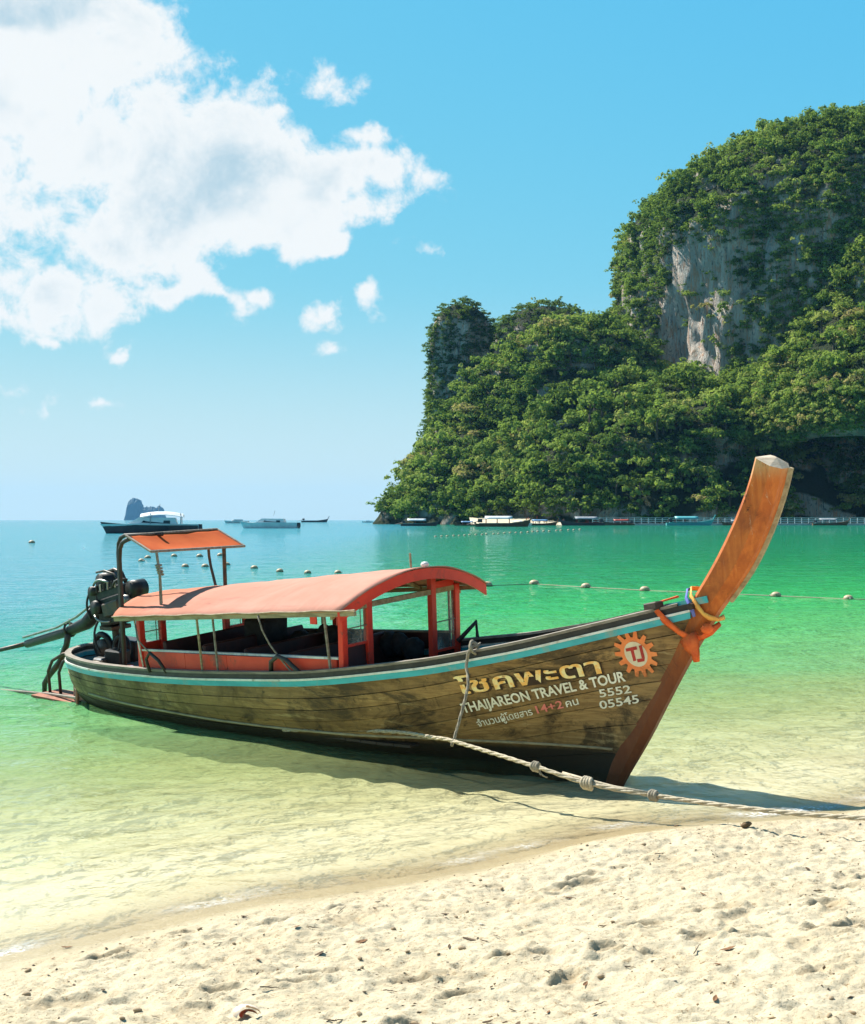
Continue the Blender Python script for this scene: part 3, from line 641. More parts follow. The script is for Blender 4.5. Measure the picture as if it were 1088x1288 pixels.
W_PALE = M('pale_wood', (.42, .34, .20), (.24, .18, .10), .75, 7, .3, stretch=(.6, 3, 3))
W_DARK = M('dark_wood', (.060, .038, .026), (.025, .018, .014), .65, 6, .3, stretch=(.5, 3, 3))
W_GREY = M('grey_wood', (.30, .26, .21), (.16, .13, .10), .8, 7, .35, stretch=(.5, 4, 4))
P_TEAL = M('teal_paint', (.06, .46, .50), (.05, .36, .40), .5, 5, .1, dirt=(.22, .36, .32), stretch=(.6, 2, 2))
P_WHITE = M('white_paint', (.78, .78, .74), (.60, .58, .52), .5, 6, .08, dirt=(.42, .38, .30))
P_BLACK = M('black_rubber', (.022, .021, .020), (.045, .042, .038), .55, 8, .15)
P_RED = M('red_paint', (.80, .050, .024), (.68, .042, .022), .45, 5, .12, dirt=(.24, .05, .035))
P_RED_DIM = M('red_board', (.82, .070, .030), (.72, .055, .026), .5, 3, .12, dirt=(.30, .06, .04))
P_MAROON = M('maroon_vinyl_and_shade', (.075, .022, .020), (.045, .016, .016), .5, 6, .15)
P_ORANGE = M('orange_tarp', (.50, .105, .028), (.44, .085, .024), .85, 3, .12, spec=.08)
def roof_mat():
    m, t, out = new_mat('faded_red_tarp'); tc = t.node('ShaderNodeTexCoord').outputs['Object']
    n = t.noise(t.mapping(tc, (.7, 1, 1)), 1.1, 6, .6, .4); sx = t.node('ShaderNodeSeparateXYZ', i_0=tc).outputs[0]
    c = t.mix(t.mrange(n, .3, .72), (.43, .19, .135), (.50, .255, .195)); c = t.mix(t.math('MULTIPLY', t.mrange(sx, 3.6, 1.4), .5), c, (.40, .12, .05))
    c = t.mix(t.math('MULTIPLY', t.mrange(t.noise(t.mapping(tc, (.4, 2, 1)), 2.4, 6, .7, .5), .58, .72), .45), c, (.24, .10, .085))
    b = t.node('ShaderNodeBsdfPrincipled', i_Base_Color=c, i_Roughness=.85); b.inputs['Specular IOR Level'].default_value = .08
    t.put(b.inputs['Normal'], t.bump(t.noise(t.mapping(tc, (4, .6, 1)), 2.2, 4, .6, .3), .35, .03)); t.l.new(b.outputs[0], out.inputs[0]); return m
P_ROOF = roof_mat()
P_METAL = M('dark_metal', (.050, .048, .046), (.10, .07, .05), .45, 9, .2, metal=.5, dirt=(.13, .065, .035))
P_STEEL = M('worn_steel', (.36, .36, .35), (.22, .20, .18), .38, 9, .15, metal=.8)
P_SOOT = M('black_engine', (.018, .018, .018), (.04, .036, .032), .45, 12, .2, metal=.25)
P_RUST = M('rusty_wood', (.36, .13, .075), (.24, .10, .06), .8, 7, .3, dirt=(.12, .06, .04))
P_ROPE = M('rope_fibre', (.50, .43, .31), (.34, .28, .19), .9, 30, .5)
P_ROPE2 = M('grey_rope', (.32, .28, .21), (.20, .17, .12), .9, 30, .5)
def glass_mat():
    m, t, out = new_mat('cloudy_pane'); tc = t.node('ShaderNodeTexCoord').outputs['Object']
    tr = t.node('ShaderNodeBsdfTransparent', i_Color=(.86, .93, .90)); gl = t.node('ShaderNodeBsdfGlossy', i_Roughness=.12); d = t.node('ShaderNodeBsdfDiffuse', i_Color=(.62, .62, .52))
    fr = t.node('ShaderNodeFresnel', i_IOR=1.45); mx = t.node('ShaderNodeMixShader'); t.put(mx.inputs[0], fr.outputs[0]); t.l.new(tr.outputs[0], mx.inputs[1]); t.l.new(gl.outputs[0], mx.inputs[2])
    m2 = t.node('ShaderNodeMixShader'); t.put(m2.inputs[0], t.mrange(t.noise(tc, 4, 6, .65), .38, .75, .10, .55)); t.l.new(mx.outputs[0], m2.inputs[1]); t.l.new(d.outputs[0], m2.inputs[2])
    t.l.new(m2.outputs[0], out.inputs[0]); return m
P_GLASS = glass_mat()

# --- hull: lining, strakes of planks on both sides
hull_e = empty('hull', parent=boat)
def mirror(P): Q = P.copy(); Q[..., 1] *= -1; return Q
def strake(u0, u1, v0, v1, side, off, th=.028, nu=56, nv=4, g=.0022):
    u = np.linspace(u0+.00025, u1-.00025, nu); v = np.linspace(v0+g, v1-g, nv); U, Vv = np.meshgrid(u, v, indexing='ij')
    P = hull(U, Vv); N = hull_n(U, Vv); A = P+N*off; B = P+N*(off-th)
    if side > 0: A, B = mirror(A), mirror(B)
    mb = MB(); fo = [tuple(map(int, q)) for q in grid_faces(nu, nv)]; n = nu*nv
    rim = list(range(nv))+[i*nv+nv-1 for i in range(1, nu)]+[(nu-1)*nv+j for j in range(nv-2, -1, -1)]+[i*nv for i in range(nu-2, 0, -1)]
    fs = fo+[tuple(n+i for i in reversed(q)) for q in fo]+[(rim[k], n+rim[k], n+rim[(k+1) % len(rim)], rim[(k+1) % len(rim)]) for k in range(len(rim))]
    mb.raw(np.concatenate([A.reshape(-1, 3), B.reshape(-1, 3)]), fs); return mb
VB = [0, .24, .42, .56, .665, .755, .84, .92, 1.0]
rp = random.Random(5)
for k in range(8):
    for side in (-1, 1):
        cuts = [0.0, rp.uniform(.2, .7), 1.0]
        for a, b in zip(cuts[:-1], cuts[1:]):
            o = strake(a, b, VB[k], VB[k+1], side, .012+rp.uniform(-.003, .004)).build('plank', W_TOP, hull_e)
def lining():
    U, Vv = np.meshgrid(np.linspace(0, 1, 60), np.linspace(0, 1, 14), indexing='ij'); P = hull(U, Vv)-hull_n(U, Vv)*.022; mb = MB()
    fs = [tuple(map(int, q)) for q in grid_faces(60, 14)]; mb.raw(P.reshape(-1, 3), fs); mb.raw(mirror(P).reshape(-1, 3), [tuple(reversed(q)) for q in fs]); return mb
lining().build('lining', W_DARK, hull_e, True)
def rail(side, o0, o1, z0, z1, xa=X0, xb=9.82, n=64):
    """rectangular strip following the sheer line, o = outward offset"""
    t_ = np.linspace(0, 1, n); xs = xa+(xb-xa)*(t_**1.5*.25+t_*.75 if xa < 0 else t_); hb = hbeam(xs); zz = sheer(xs)
    dx = np.gradient(xs); dy = np.gradient(hb); L = np.hypot(dx, dy); nx, ny = -dy/L, dx/L
    V = []
    for i in range(n):
        for o, z in ((o0, z0), (o1, z0), (o1, z1), (o0, z1)):
            V.append((xs[i]+nx[i]*o, side*(max(hb[i], .0)+ny[i]*o), zz[i]+z))
    F = [(4*i+k, 4*i+(k+1) % 4, 4*i+4+(k+1) % 4, 4*i+4+k) for i in range(n-1) for k in range(4)]+[(3, 2, 1, 0), (4*n-4, 4*n-3, 4*n-2, 4*n-1)]
    return MB().raw(V, F)
for side in (-1, 1):
    rail(side, -.02, .030, -.006, .058).build('sheer_board', P_TEAL, hull_e)
    rail(side, -.02, .038, .0585, .082).build('sheer_trim', P_WHITE, hull_e)
    rail(side, -.03, .022, .0825, .140).build('rubbing_strip', P_BLACK, hull_e)
    rail(side, -.06, .030, .1405, .168, xb=9.70).build('cap_rail', W_GREY, hull_e)
    # waterline rubbing strake, pale and worn
    u = np.linspace(.10, .975, 60); zw = np.interp(u, [.1, .2, .4, .7, 1], [.30, .275, .255, .30, .27]); vv = np.linspace(.2, 1, 300)
    v = np.array([np.interp(z_, hull(np.full(300, a_), vv)[:, 2], vv) for a_, z_ in zip(u, zw)]); P = hull(u, v)+hull_n(u, v)*.020
    if side > 0: P = mirror(P)
    MB().tube([tuple(p) for p in P], [.016]*60, 6).build('wale', W_PALE, hull_e, True)

# --- stem post with its tall prow
def prow():
    # side profile: (back x, z), (front x, z), half thickness
    S_ = [((8.56, -.22), (8.72, -.24), .05), ((8.64, .0), (8.87, .0), .055), ((8.86, .42), (9.17, .40), .065), ((9.10, .86), (9.44, .84), .078), ((9.40, 1.30), (9.72, 1.26), .092),
          ((9.66, 1.62), (9.95, 1.58), .105), ((9.85, 1.88), (10.11, 1.78), .118), ((10.02, 2.10), (10.31, 2.00), .126), ((10.19, 2.34), (10.50, 2.25), .134), ((10.41, 2.70), (10.70, 2.62), .146), ((10.56, 3.00), (10.82, 2.93), .158), ((10.635, 3.21), (10.865, 3.09), .165)]
    A_ = np.array([(b_[0], b_[1], f_[0], f_[1], h) for b_, f_, h in S_]); tq = np.linspace(0, len(S_)-1, 45); kk = np.arange(len(S_))
    B_ = np.stack([np.interp(tq, kk, A_[:, q]) for q in range(5)], 1)
    for _ in range(5): B_[1:-1] = (B_[:-2]+2*B_[1:-1]+B_[2:])/4
    S_ = [((q[0], q[1]), (q[2], q[3]), q[4]) for q in B_]
    mb = MB(); V = []
    for (bx, bz), (fx, fz), h in S_:
        k = .30
        V += [(bx, -h*.8, bz), (bx+(fx-bx)*.12, -h, bz+(fz-bz)*.12), (fx-(fx-bx)*k, -h, fz-(fz-bz)*k), (fx, -h*.42, fz), (fx, h*.42, fz), (fx-(fx-bx)*k, h, fz-(fz-bz)*k), (bx+(fx-bx)*.12, h, bz+(fz-bz)*.12), (bx, h*.8, bz)]
    n = 8; m = len(S_); F = [(i*n+k, i*n+(k+1) % n, (i+1)*n+(k+1) % n, (i+1)*n+k) for i in range(m-1) for k in range(n)]+[tuple(range(n-1, -1, -1))]
    mb.raw(V, F); pr = mb.build('prow', W_PROW, boat, True); pr.data.set_sharp_from_angle(angle=math.radians(24))
    # weathered end grain cut as a low ridge
    top = V[-8:]; c = Vector((0, 0, 0))
    for p in top: c += Vector(p)/8
    c += Vector((.02, .03, .035)); cap = MB().raw(list(top)+[tuple(c)], [(k, (k+1) % 8, 8) for k in range(8)]); cap.build('end_grain', W_END, pr)
    for sg in (1,):    # pale strip along the front arris
        pts = []
        for (bx, bz), (fx, fz), h in S_[25:]: pts.append((fx-.004, sg*h*.50, fz))
        MB().tube(pts, .036, 6).build('pale_edge', W_PALE, pr)
    return pr
pr = prow()
# beam-end through the stem and the last of the rails
MB().cyl((9.86, -.19, 1.80), (9.90, .42, 1.80), .035, 8).build('breast_beam', W_DARK, boat)
MB().bar((9.52, -.14, 1.765), (10.03, -.135, 1.87), .012, .065).build('sheer_board', P_TEAL, boat)
MB().box((9.45, -.20, 1.79), (.22, .10, .08), (0, -.2, -.35)).build('cleat', W_DARK, boat, bevel=.012)

# --- decks
def plank_deck(x0, x1, n, zoff, parent, m, inset=.10, name='deck_plank', zconst=None):
    """planks laid across the boat"""
    w = (x1-x0)/n
    for i in range(n):
        a, b = x0+i*w+.004, x0+(i+1)*w-.004; ya, yb = max(.03, float(hbeam(a))-inset), max(.03, float(hbeam(b))-inset)
        za = float(sheer(a))+zoff if zconst is None else zconst; zb = float(sheer(b))+zoff if zconst is None else zconst
        j = rp.uniform(-.004, .004); V = [(a, -ya, za+j), (b, -yb, zb+j), (b, yb, zb+j), (a, ya, za+j)]; V += [(x, y, z-.03) for x, y, z in V]
        MB().raw(V, [(0, 1, 2, 3), (7, 6, 5, 4), (4, 5, 1, 0), (5, 6, 2, 1), (6, 7, 3, 2), (7, 4, 0, 3)]).build(name, m, parent)
fd = empty('foredeck', parent=boat); plank_deck(6.6, 9.5, 14, .04, fd, W_DARK, .07)
sd = empty('stern_deck', parent=boat); plank_deck(-.85, 1.7, 12, -.01, sd, W_GREY, .08)
fl = empty('cabin_floor', parent=boat); plank_deck(1.75, 6.5, 20, 0, fl, W_DARK, .22, 'floor_plank', .22)

# --- cabin
cab = empty('cabin', parent=boat)
ze = lambda x: 1.475+(x-1.6)*.060
rise = lambda x: .19+(x-1.2)*.028
RW = 1.09
zr = lambda x, y: ze(x)+rise(x)*(1-(y/RW)**2)
xf = lambda y: 6.17+.11*y-.10*abs(y)**2                     # front edge
xb = lambda y: 1.16+.40*abs(y)**2
rows = []
for i in range(33):
    r_ = []
    for j in range(19):
        y = -RW+2*RW*j/18; x = xb(y)+(xf(y)-xb(y))*i/32; sag = -.009*(math.sin(i/32*math.pi*6)**2)*(1-.5*(y/RW)**2)+.004*math.sin(i*2.1+j*1.3)
        r_.append((x, y, zr(x, y)+sag))
    rows.append(r_)
MB().sheet(rows, .012, (0, 0, -1)).build('roof_sheet', P_ROOF, boat, True)
for side in (-1, 1):       # edge battens and hem
    MB().bar((xb(RW)+.02, side*1.065, ze(1.6)-.035), (xf(RW)-.03, side*1.065, ze(6.0)-.035), .04, .05).build('edge_batten', W_PALE, cab)
    MB().tube([(xb(RW)+i*(xf(RW)-xb(RW))/20, side*(RW+.004), ze(xb(RW)+i*(xf(RW)-xb(RW))/20)-.004+.006*math.sin(i*1.9)) for i in range(21)], .011, 6).build('roof_hem', M('hem', (.40, .30, .20), (.22, .15, .10), .8, 9, .2), cab)
    MB().bar((1.9, side*.62, zr(1.9, .62)-.045), (5.9, side*.62, zr(5.9, .62)-.045), .035, .045).build('purlin', W_PALE, cab)
MB().bar((1.4, 0, zr(1.4, 0)-.045), (6.0, 0, zr(6.0, 0)-.045), .035, .045).build('purlin', W_PALE, cab)
def arch(x, w, h, m, name, y0=-1.06, y1=1.06, dz=0.0, xo=None):
    n = 18; V = []
    for i in range(n+1):
        y = y0+(y1-y0)*i/n; xx = xo(y) if xo else x; z = zr(min(max(xx, 1.3), 6.1), y)-.016+dz
        for dx, dz_ in ((-w/2, -h), (w/2, -h), (w/2, 0), (-w/2, 0)): V.append((xx+dx, y, z+dz_))
    F = [(4*i+k, 4*i+(k+1) % 4, 4*i+4+(k+1) % 4, 4*i+4+k) for i in range(n) for k in range(4)]+[(3, 2, 1, 0), (4*n, 4*n+1, 4*n+2, 4*n+3)]
    return MB().raw(V, F).build(name, m, cab)
for x in (2.3, 3.0, 3.7, 4.4, 5.1): arch(x, .035, .04, W_PALE, 'rafter', dz=-.012)
arch(0, .03, .125, P_RED, 'front_arch_board', -1.09, 1.09, 0, lambda y: xf(y)-.03)
arch(5.75, .04, .06, W_PALE, 'rafter', dz=-.05)
arch(1.8, .03, .09, P_RED, 'rear_arch_board', -1.0, 1.0)
# front and rear frames with panes either side of the opening
def frame(x, tilt, zb_, name):
    YC = float(hbeam(x))-.085
    for y in (-YC, -.53, .53, YC):
        zt = zr(x, y)-.05; MB().bar((x, y, zb_), (x+tilt, y, zt), .075, .085, (0, 1, 0)).build('post', P_RED, cab, bevel=.006)
    for s_ in (-1, 1):
        y0, y1 = sorted((s_*.53, s_*YC)); ym = s_*(.53+YC)/2; wd = YC-.53-.06; z0 = zb_+.42 if name == 'front' else zb_+.44; z1 = zr(x, .8)-.13
        if s_ > 0 and name == 'front': z0 = zb_+.12
        MB().box((x, ym, (zb_+z0)/2), (.022, wd, z0-zb_)).build('lower_panel', P_MAROON if name == 'front' else P_RED_DIM, cab)
        MB().box((x+tilt*.5, ym, z0+.015), (.035, wd, .03)).build('sill', P_RED, cab)
        MB().box((x+tilt, ym, z1+.04), (.03, wd, .08)).build('header', P_RED, cab)
        pn = MB().raw([(x+tilt*.55, y0+.028, z0+.03), (x+tilt*.55, y1-.028, z0+.03), (x+tilt, y1-.028, z1), (x+tilt, y0+.028, z1)], [(0, 1, 2, 3)]).build('pane', P_GLASS, cab)
        zm = (z0+z1)/2-.02; MB().bar((x+tilt*.75+.01, y0+.03, zm), (x+tilt*.75+.01, y1-.03, zm), .010, .012).build('glazing_bar', W_GREY, pn)
        MB().bar((x+tilt*.7+.012, ym+.06, z0+.03), (x+tilt+.012, ym+.06, z1), .008, .008).build('glazing_bar', W_GREY, pn)
frame(5.74, .06, .86, 'front'); frame(1.90, .03, .64, 'rear')
MB().bar((5.80, -.98, zr(5.8, .98)-.075), (5.80, .98, zr(5.8, .98)-.075), .04, .06).build('front_beam', W_PALE, cab)
MB().bar((5.70, -.55, zr(5.7, .55)-.07), (5.70, .55, zr(5.7, .55)-.07), .03, .035).build('front_beam', W_PALE, cab)
# side boards and thin posts
def side_wall(side):
    xs_ = [1.95, 2.9, 3.75, 4.6, 5.66]
    for a, b in zip(xs_[:-1], xs_[1:]):
        V = []
        for x in (a+.004, b-.004):
            for z in (float(sheer(x))+.10, 1.015+(x-1.95)*.036): V.append((x, side*(float(hbeam(x))-.075), z))
        V2 = [(x, y-side*.022, z) for x, y, z in V]
        MB().raw([V[0], V[2], V[3], V[1], V2[0], V2[2], V2[3], V2[1]], [(0, 1, 2, 3), (7, 6, 5, 4), (1, 0, 4, 5), (2, 1, 5, 6), (3, 2, 6, 7), (0, 3, 7, 4)]).build('side_board', P_RED_DIM if side < 0 else P_MAROON, cab)  # far boards maroon instead of red: cabin shade put into their colour
    MB().bar((1.95, side*(float(hbeam(1.95))-.08), 1.028), (5.7, side*(float(hbeam(5.7))-.08), 1.165), .045, .024).build('side_rail', P_WHITE if side < 0 else W_GREY, cab)
    for x, m_, w in ((3.31, W_PALE, .022), (3.62, W_GREY, .020), (5.60, W_GREY, .024)):
        MB().bar((x, side*(float(hbeam(x))-.03), float(sheer(x))+.16), (x, side*1.03, ze(x)-.05), w, w).build('side_post', m_, cab)
    for x in (2.6, 4.3): MB().bar((x, side*(float(hbeam(x))-.12), float(sheer(x))+.05), (x, side*(float(hbeam(x))-.12), 1.03), .04, .04).build('stud', P_RED, cab)
side_wall(-1); side_wall(1)
MB().bar((3.62, .96, .75), (3.62, .99, ze(3.6)-.05), .07, .07).build('post', P_RED, cab)
# benches and the dark things stowed in the cabin
for i, x in enumerate((2.55, 3.35, 4.15, 4.95)):
    b = MB().box((x, 0, .60), (.42, 1.72, .06)).build('bench', P_MAROON, cab, bevel=.01)
    MB().box((x-.20, 0, .90), (.06, 1.66, .50), (0, -.12, 0)).build('backrest', P_MAROON, b, bevel=.02)
    for y in (-.75, .75): MB().box((x, y, .40), (.36, .05, .36)).build('bench_leg', W_DARK, b)
rv = random.Random(9)
V_VEST = M('dark_vest', (.030, .030, .034), (.015, .015, .017), .8, 9, .3)
for i in range(9):
    x = 3.35+i*.24+rv.uniform(-.05, .05); y = rv.uniform(.45, .8)
    MB().blob((x, y, 1.0+rv.uniform(-.03, .07)), (rv.uniform(.12, .18), .12, rv.uniform(.14, .2)), 10, 6, .12, rv).build('stowed_bundle', V_VEST, cab, True)
MB().box((3.05, .25, 1.02), (.34, .5, .62), (0, .1, .1)).build('stowed_box', V_VEST, cab, bevel=.03)
MB().box((2.75, .55, .95), (.3, .4, .4), (0, 0, .2)).build('stowed_box', V_VEST, cab, bevel=.03)
# antenna on the roof, rope lashings on the near side
MB().cyl((5.9, .1, zr(5.9, .1)), (5.9, .1, zr(5.9, .1)+.17), .013, 6).build('roof_stub', W_PALE, cab)
MB().blob((5.95, .28, zr(5.95, .28)+.03), (.05, .05, .035), 8, 5).build('roof_light', P_WHITE, cab, True)
def strap(pts, r, m, name, parent=cab): return MB().tube(pts, r, 6).build(name, m, parent, True)
strap([(4.55, -1.10, 1.62), (4.58, -1.08, 1.45), (4.66, -1.05, 1.28), (4.78, -1.03, 1.14), (4.95, -1.03, 1.0), (5.05, -1.03, .93)], .011, W_GREY, 'lashing')
strap([(4.62, -1.03, .93), (4.66, -1.05, 1.08), (4.78, -1.05, 1.15), (4.92, -1.05, 1.12), (5.1, -1.04, 1.0), (5.22, -1.03, .93)], .028, P_BLACK, 'hanging_hose')
strap([(2.0, -1.0, 1.38), (2.05, -1.03, 1.2), (2.22, -1.03, 1.08), (2.36, -1.02, .98)], .009, W_GREY, 'lashing')
strap([(2.25, -1.02, .78), (2.22, -1.04, .95), (2.32, -1.05, 1.04), (2.48, -1.04, .95), (2.60, -1.02, .80)], .022, P_BLACK, 'hanging_hose')
strap([(1.97, -.99, 1.42), (1.99, -.96, 1.05), (2.0, -.93, .80)], .012, P_WHITE, 'side_post')
MB().box((5.45, -1.055, 1.60), (.10, .02, .09)).build('red_tag', P_RED, cab)
strap([(5.98, .72, 1.10), (6.08, .95, 1.30), (6.06, .98, 1.05), (6.0, .92, .98)], .03, P_BLACK, 'hanging_hose')

# --- stern awning on bent poles
aw = empty('stern_awning', parent=boat)
A4 = {(0, -1): (1.70, -.82, 2.50), (0, 1): (1.52, .82, 2.40), (1, -1): (2.24, -.84, 2.30), (1, 1): (2.06, .84, 2.17)}
rows = []
for i in range(9):
    r_ = []
    for j in range(9):
        a, b = i/8, j/8; p = (Vector(A4[0, -1])*(1-b)+Vector(A4[0, 1])*b)*(1-a)+(Vector(A4[1, -1])*(1-b)+Vector(A4[1, 1])*b)*a
        r_.append(p+Vector((0, 0, -.035*math.sin(math.pi*a)*math.sin(math.pi*b)+.004*math.sin(j*2.3))))
    rows.append(r_)
MB().sheet(rows, .008, (0, 0, -1)).build('awning_sheet', P_ORANGE, aw, True)
for k in (0, 1): MB().cyl(A4[k, -1], A4[k, 1], .018, 8).build('awning_bar', W_GREY, aw)
for s_ in (-1, 1): MB().cyl(A4[0, s_], A4[1, s_], .016, 8).build('awning_bar', W_GREY, aw)
for y, x0_ in ((-.80, 1.52), (-.30, .78)):
    MB().tube([(x0_-.12, y, .66), (x0_-.08, y, 1.4), (x0_-.03, y, 2.18), (x0_+.0, y, 2.32), (x0_+.06, y, 2.40), (x0_+.16, y, 2.435), (1.78, y, 2.46)], .028, 8).build('bent_pole', P_BLACK, aw, True)
MB().tube([(2.3, -.80, zr(2.3, .8)), (2.33, -.80, 2.0), (2.30, -.80, 2.29)], .018, 7).build('awning_pole', W_GREY, aw)
for k in range(4): MB().torus((2.32+.01*k, -.80, 2.12-.035*k), (0, .2*k, 1), .035, .014, 10, 5).build('coiled_line', P_ROPE2, aw)
MB().tube([(2.36, -.82, 2.1), (2.40, -.84, 2.0), (2.37, -.83, zr(2.3, .8)+.02)], .010, 5).build('line_end', P_ROPE2, aw)
MB().tube([(1.62, .80, zr(1.62, .8)), (1.66, .80, 2.13), (1.72, .80, 2.2)], .028, 8).build('awning_pole', P_METAL, aw)
MB().tube([(1.60, .66, zr(1.6, .66)), (1.52, .66, 1.9), (1.50, .66, 2.05), (1.50, .66, 2.36)], .020, 8).build('awning_pole', P_METAL, aw)

# --- engine with the long propeller shaft
eng = empty('engine', parent=boat)
MB().cyl((.10, 0, .60), (.10, 0, 1.08), .055, 10).build('pivot_post', P_METAL, eng)
MB().box((.10, 0, 1.10), (.30, .34, .06)).build('mount_plate', P_METAL, eng, bevel=.01)
MB().box((.25, 0, 1.36), (.62, .36, .40), (0, -.22, 0)).build('engine_block', P_SOOT, eng, bevel=.03)
MB().box((.20, 0, 1.60), (.56, .30, .16), (0, -.22, 0)).build('cylinder_head', P_SOOT, eng, bevel=.02)
MB().box((.36, -.20, 1.40), (.40, .10, .20), (0, -.22, 0)).build('manifold', P_METAL, eng, bevel=.02)
MB().cyl((.02, -.13, 1.74), (.02, .16, 1.74), .13, 16).build('air_filter', P_SOOT, eng, True)
MB().cyl((.68, -.10, 1.66), (.68, .12, 1.66), .125, 16).build('fan_pulley', P_SOOT, eng, True)
MB().cyl((.60, -.18, 1.52), (.60, -.05, 1.52), .07, 14).build('alternator', P_STEEL, eng, True)
MB().cyl((.0, -.26, 1.40), (.0, -.15, 1.40), .10, 14).build('flywheel_cover', P_SOOT, eng, True)
MB().box((-.18, 0, 1.50), (.24, .30, .30), (0, -.22, 0)).build('gear_housing', P_SOOT, eng, bevel=.03)
MB().cyl((-.14, -.20, 1.62), (-.14, .18, 1.60), .07, 12).build('filter_can', P_SOOT, eng, True)
for i in range(6): MB().cyl((-.02+i*.09, -.175, 1.60+i*.019), (-.02+i*.09, -.175, 1.70+i*.019), .018, 6).build('injector', P_STEEL if i % 2 else P_SOOT, eng)
for i, (a, b, c_) in enumerate((((-.1, -.17, 1.7), (.1, -.26, 1.85), (.32, -.2, 1.76)), ((-.3, -.1, 1.6), (-.42, -.16, 1.4), (-.3, -.12, 1.2)), ((.4, -.2, 1.7), (.55, -.26, 1.85), (.66, -.12, 1.8)), ((-.1, -.2, 1.3), (.1, -.3, 1.18), (.3, -.22, 1.22)), ((.0, -.2, 1.22), (-.12, -.3, 1.0), (.05, -.25, .76)), ((.5, -.16, 1.3), (.62, -.26, 1.05), (.5, -.3, .72)))):
    A_, B_, C_ = Vector(a), Vector(b), Vector(c_); MB().tube([A_*(1-q)**2+B_*2*q*(1-q)+C_*q*q for q in [k/8 for k in range(9)]], .017, 6).build('hose', P_BLACK if i % 3 else P_STEEL, eng, True)
MB().tube([(.30, .1, 1.72), (.22, .1, 1.86), (.05, .1, 1.90), (-.2, .1, 1.84), (-.34, .1, 1.70)], .028, 8).build('guard_hoop', P_METAL, eng, True)
MB().tube([(.55, -.17, 1.74), (.42, -.17, 1.88), (.2, -.17, 1.92), (.0, -.17, 1.89)], .016, 8).build('guard_hoop', P_METAL, eng, True)
MB().tube([(-.15, 0, 1.40), (-.6, 0, 1.12), (-1.1, 0, .97), (-2.25, 0, .72)], [.13, .10, .075, .062], 10).build('shaft_housing', P_SOOT, eng, True)
MB().tube([(-2.2, 0, .735), (-3.1, 0, .57), (-4.3, 0, .34)], [.036, .032, .030], 8).build('propeller_shaft', P_METAL, eng, True)
MB().tube([(-.1, -.10, 1.50), (-.7, -.10, 1.22), (-1.3, -.06, 1.03), (-2.3, -.03, .82)], .018, 6).build('brace_rod', P_STEEL, eng)
MB().torus((-4.3, 0, .34), (-1, 0, .2), .10, .02, 12, 5).build('propeller_guard', P_METAL, eng)
for k in range(3):
    a = k*2.094; MB().box((-4.32, .06*math.cos(a), .33+.06*math.sin(a)), (.02, .10, .05), (a, .5, 0)).build('propeller_blade', P_STEEL, eng)
MB().tube([(.9, -.05, 1.55), (1.25, -.1, 1.38), (1.55, -.12, 1.30)], .018, 7).build('tiller', P_METAL, eng)
MB().torus((-1.05, 0, 1.0), (1, 0, .25), .10, .018, 12, 5).build('clamp', P_METAL, eng)
MB().cyl((-1.05, 0, 1.0), (-1.05, 0, 1.16), .015, 6).build('clamp_bolt', P_STEEL, eng)
# lower cradle below the engine
MB().torus((-.15, -.05, .80), (0, 1, .1), .19, .045, 18, 7).build('cradle_ring', P_SOOT, eng, True)
MB().torus((.28, -.05, .82), (0, 1, -.1), .16, .04, 16, 7).build('cradle_ring', P_SOOT, eng, True)
MB().cyl((-.16, -.10, .80), (-.16, .06, .80), .12, 14).build('drum', P_METAL, eng, True)
for (x, y, z, sx, sy, sz, m_) in ((.45, -.25, .74, .28, .24, .2, P_SOOT), (.1, .2, .75, .4, .3, .3, P_SOOT), (.32, -.45, .70, .16, .14, .10, P_STEEL)):
    MB().box((x, y, z), (sx, sy, sz), (0, .1, .3)).build('battery_box', m_, eng, bevel=.02)
# stern clutter: rags, bags, bottles
CLOTH_B = M('blue_bag', (.12, .24, .55), (.30, .40, .62), .6, 12, .3); CLOTH_O = M('orange_rag', (.62, .20, .05), (.45, .12, .04), .8, 10, .3); CLOTH_W = M('pale_rag', (.52, .46, .38), (.36, .30, .24), .9, 10, .4)
rc = random.Random(4)
def clutter(x, y, r, m, nm, lab, zz=None):
    z = float(sheer(x))+.01 if zz is None else zz
    p = boat_world(x, y, z+r*.4); o = MB().blob((0, 0, 0), (r*1.4, r, r*.7), 9, 6, .2, rc).build(nm, m, None, True, loc=p); o.rotation_euler = (0.1, 0.05, rc.uniform(0, 3)); tag(o, lab, nm.split('_')[-1])
def boat_world(x, y, z):
    return Matrix.Translation(boat.location) @ boat.rotation_euler.to_matrix().to_4x4() @ Vector((x, y, z))
clutter(1.32, -.72, .11, CLOTH_B, 'plastic_bag', 'blue and white plastic bag on the stern deck by the red cabin')
clutter(1.10, -.55, .08, CLOTH_O, 'orange_rag', 'crumpled orange rag on the stern deck of the longtail boat')
clutter(.85, -.62, .09, CLOTH_W, 'pale_rag', 'crumpled pale rag lying on the stern deck beside the gunwale')
clutter(.35, -.55, .10, CLOTH_W, 'canvas_bundle', 'small bundle of pale canvas at the foot of the engine')
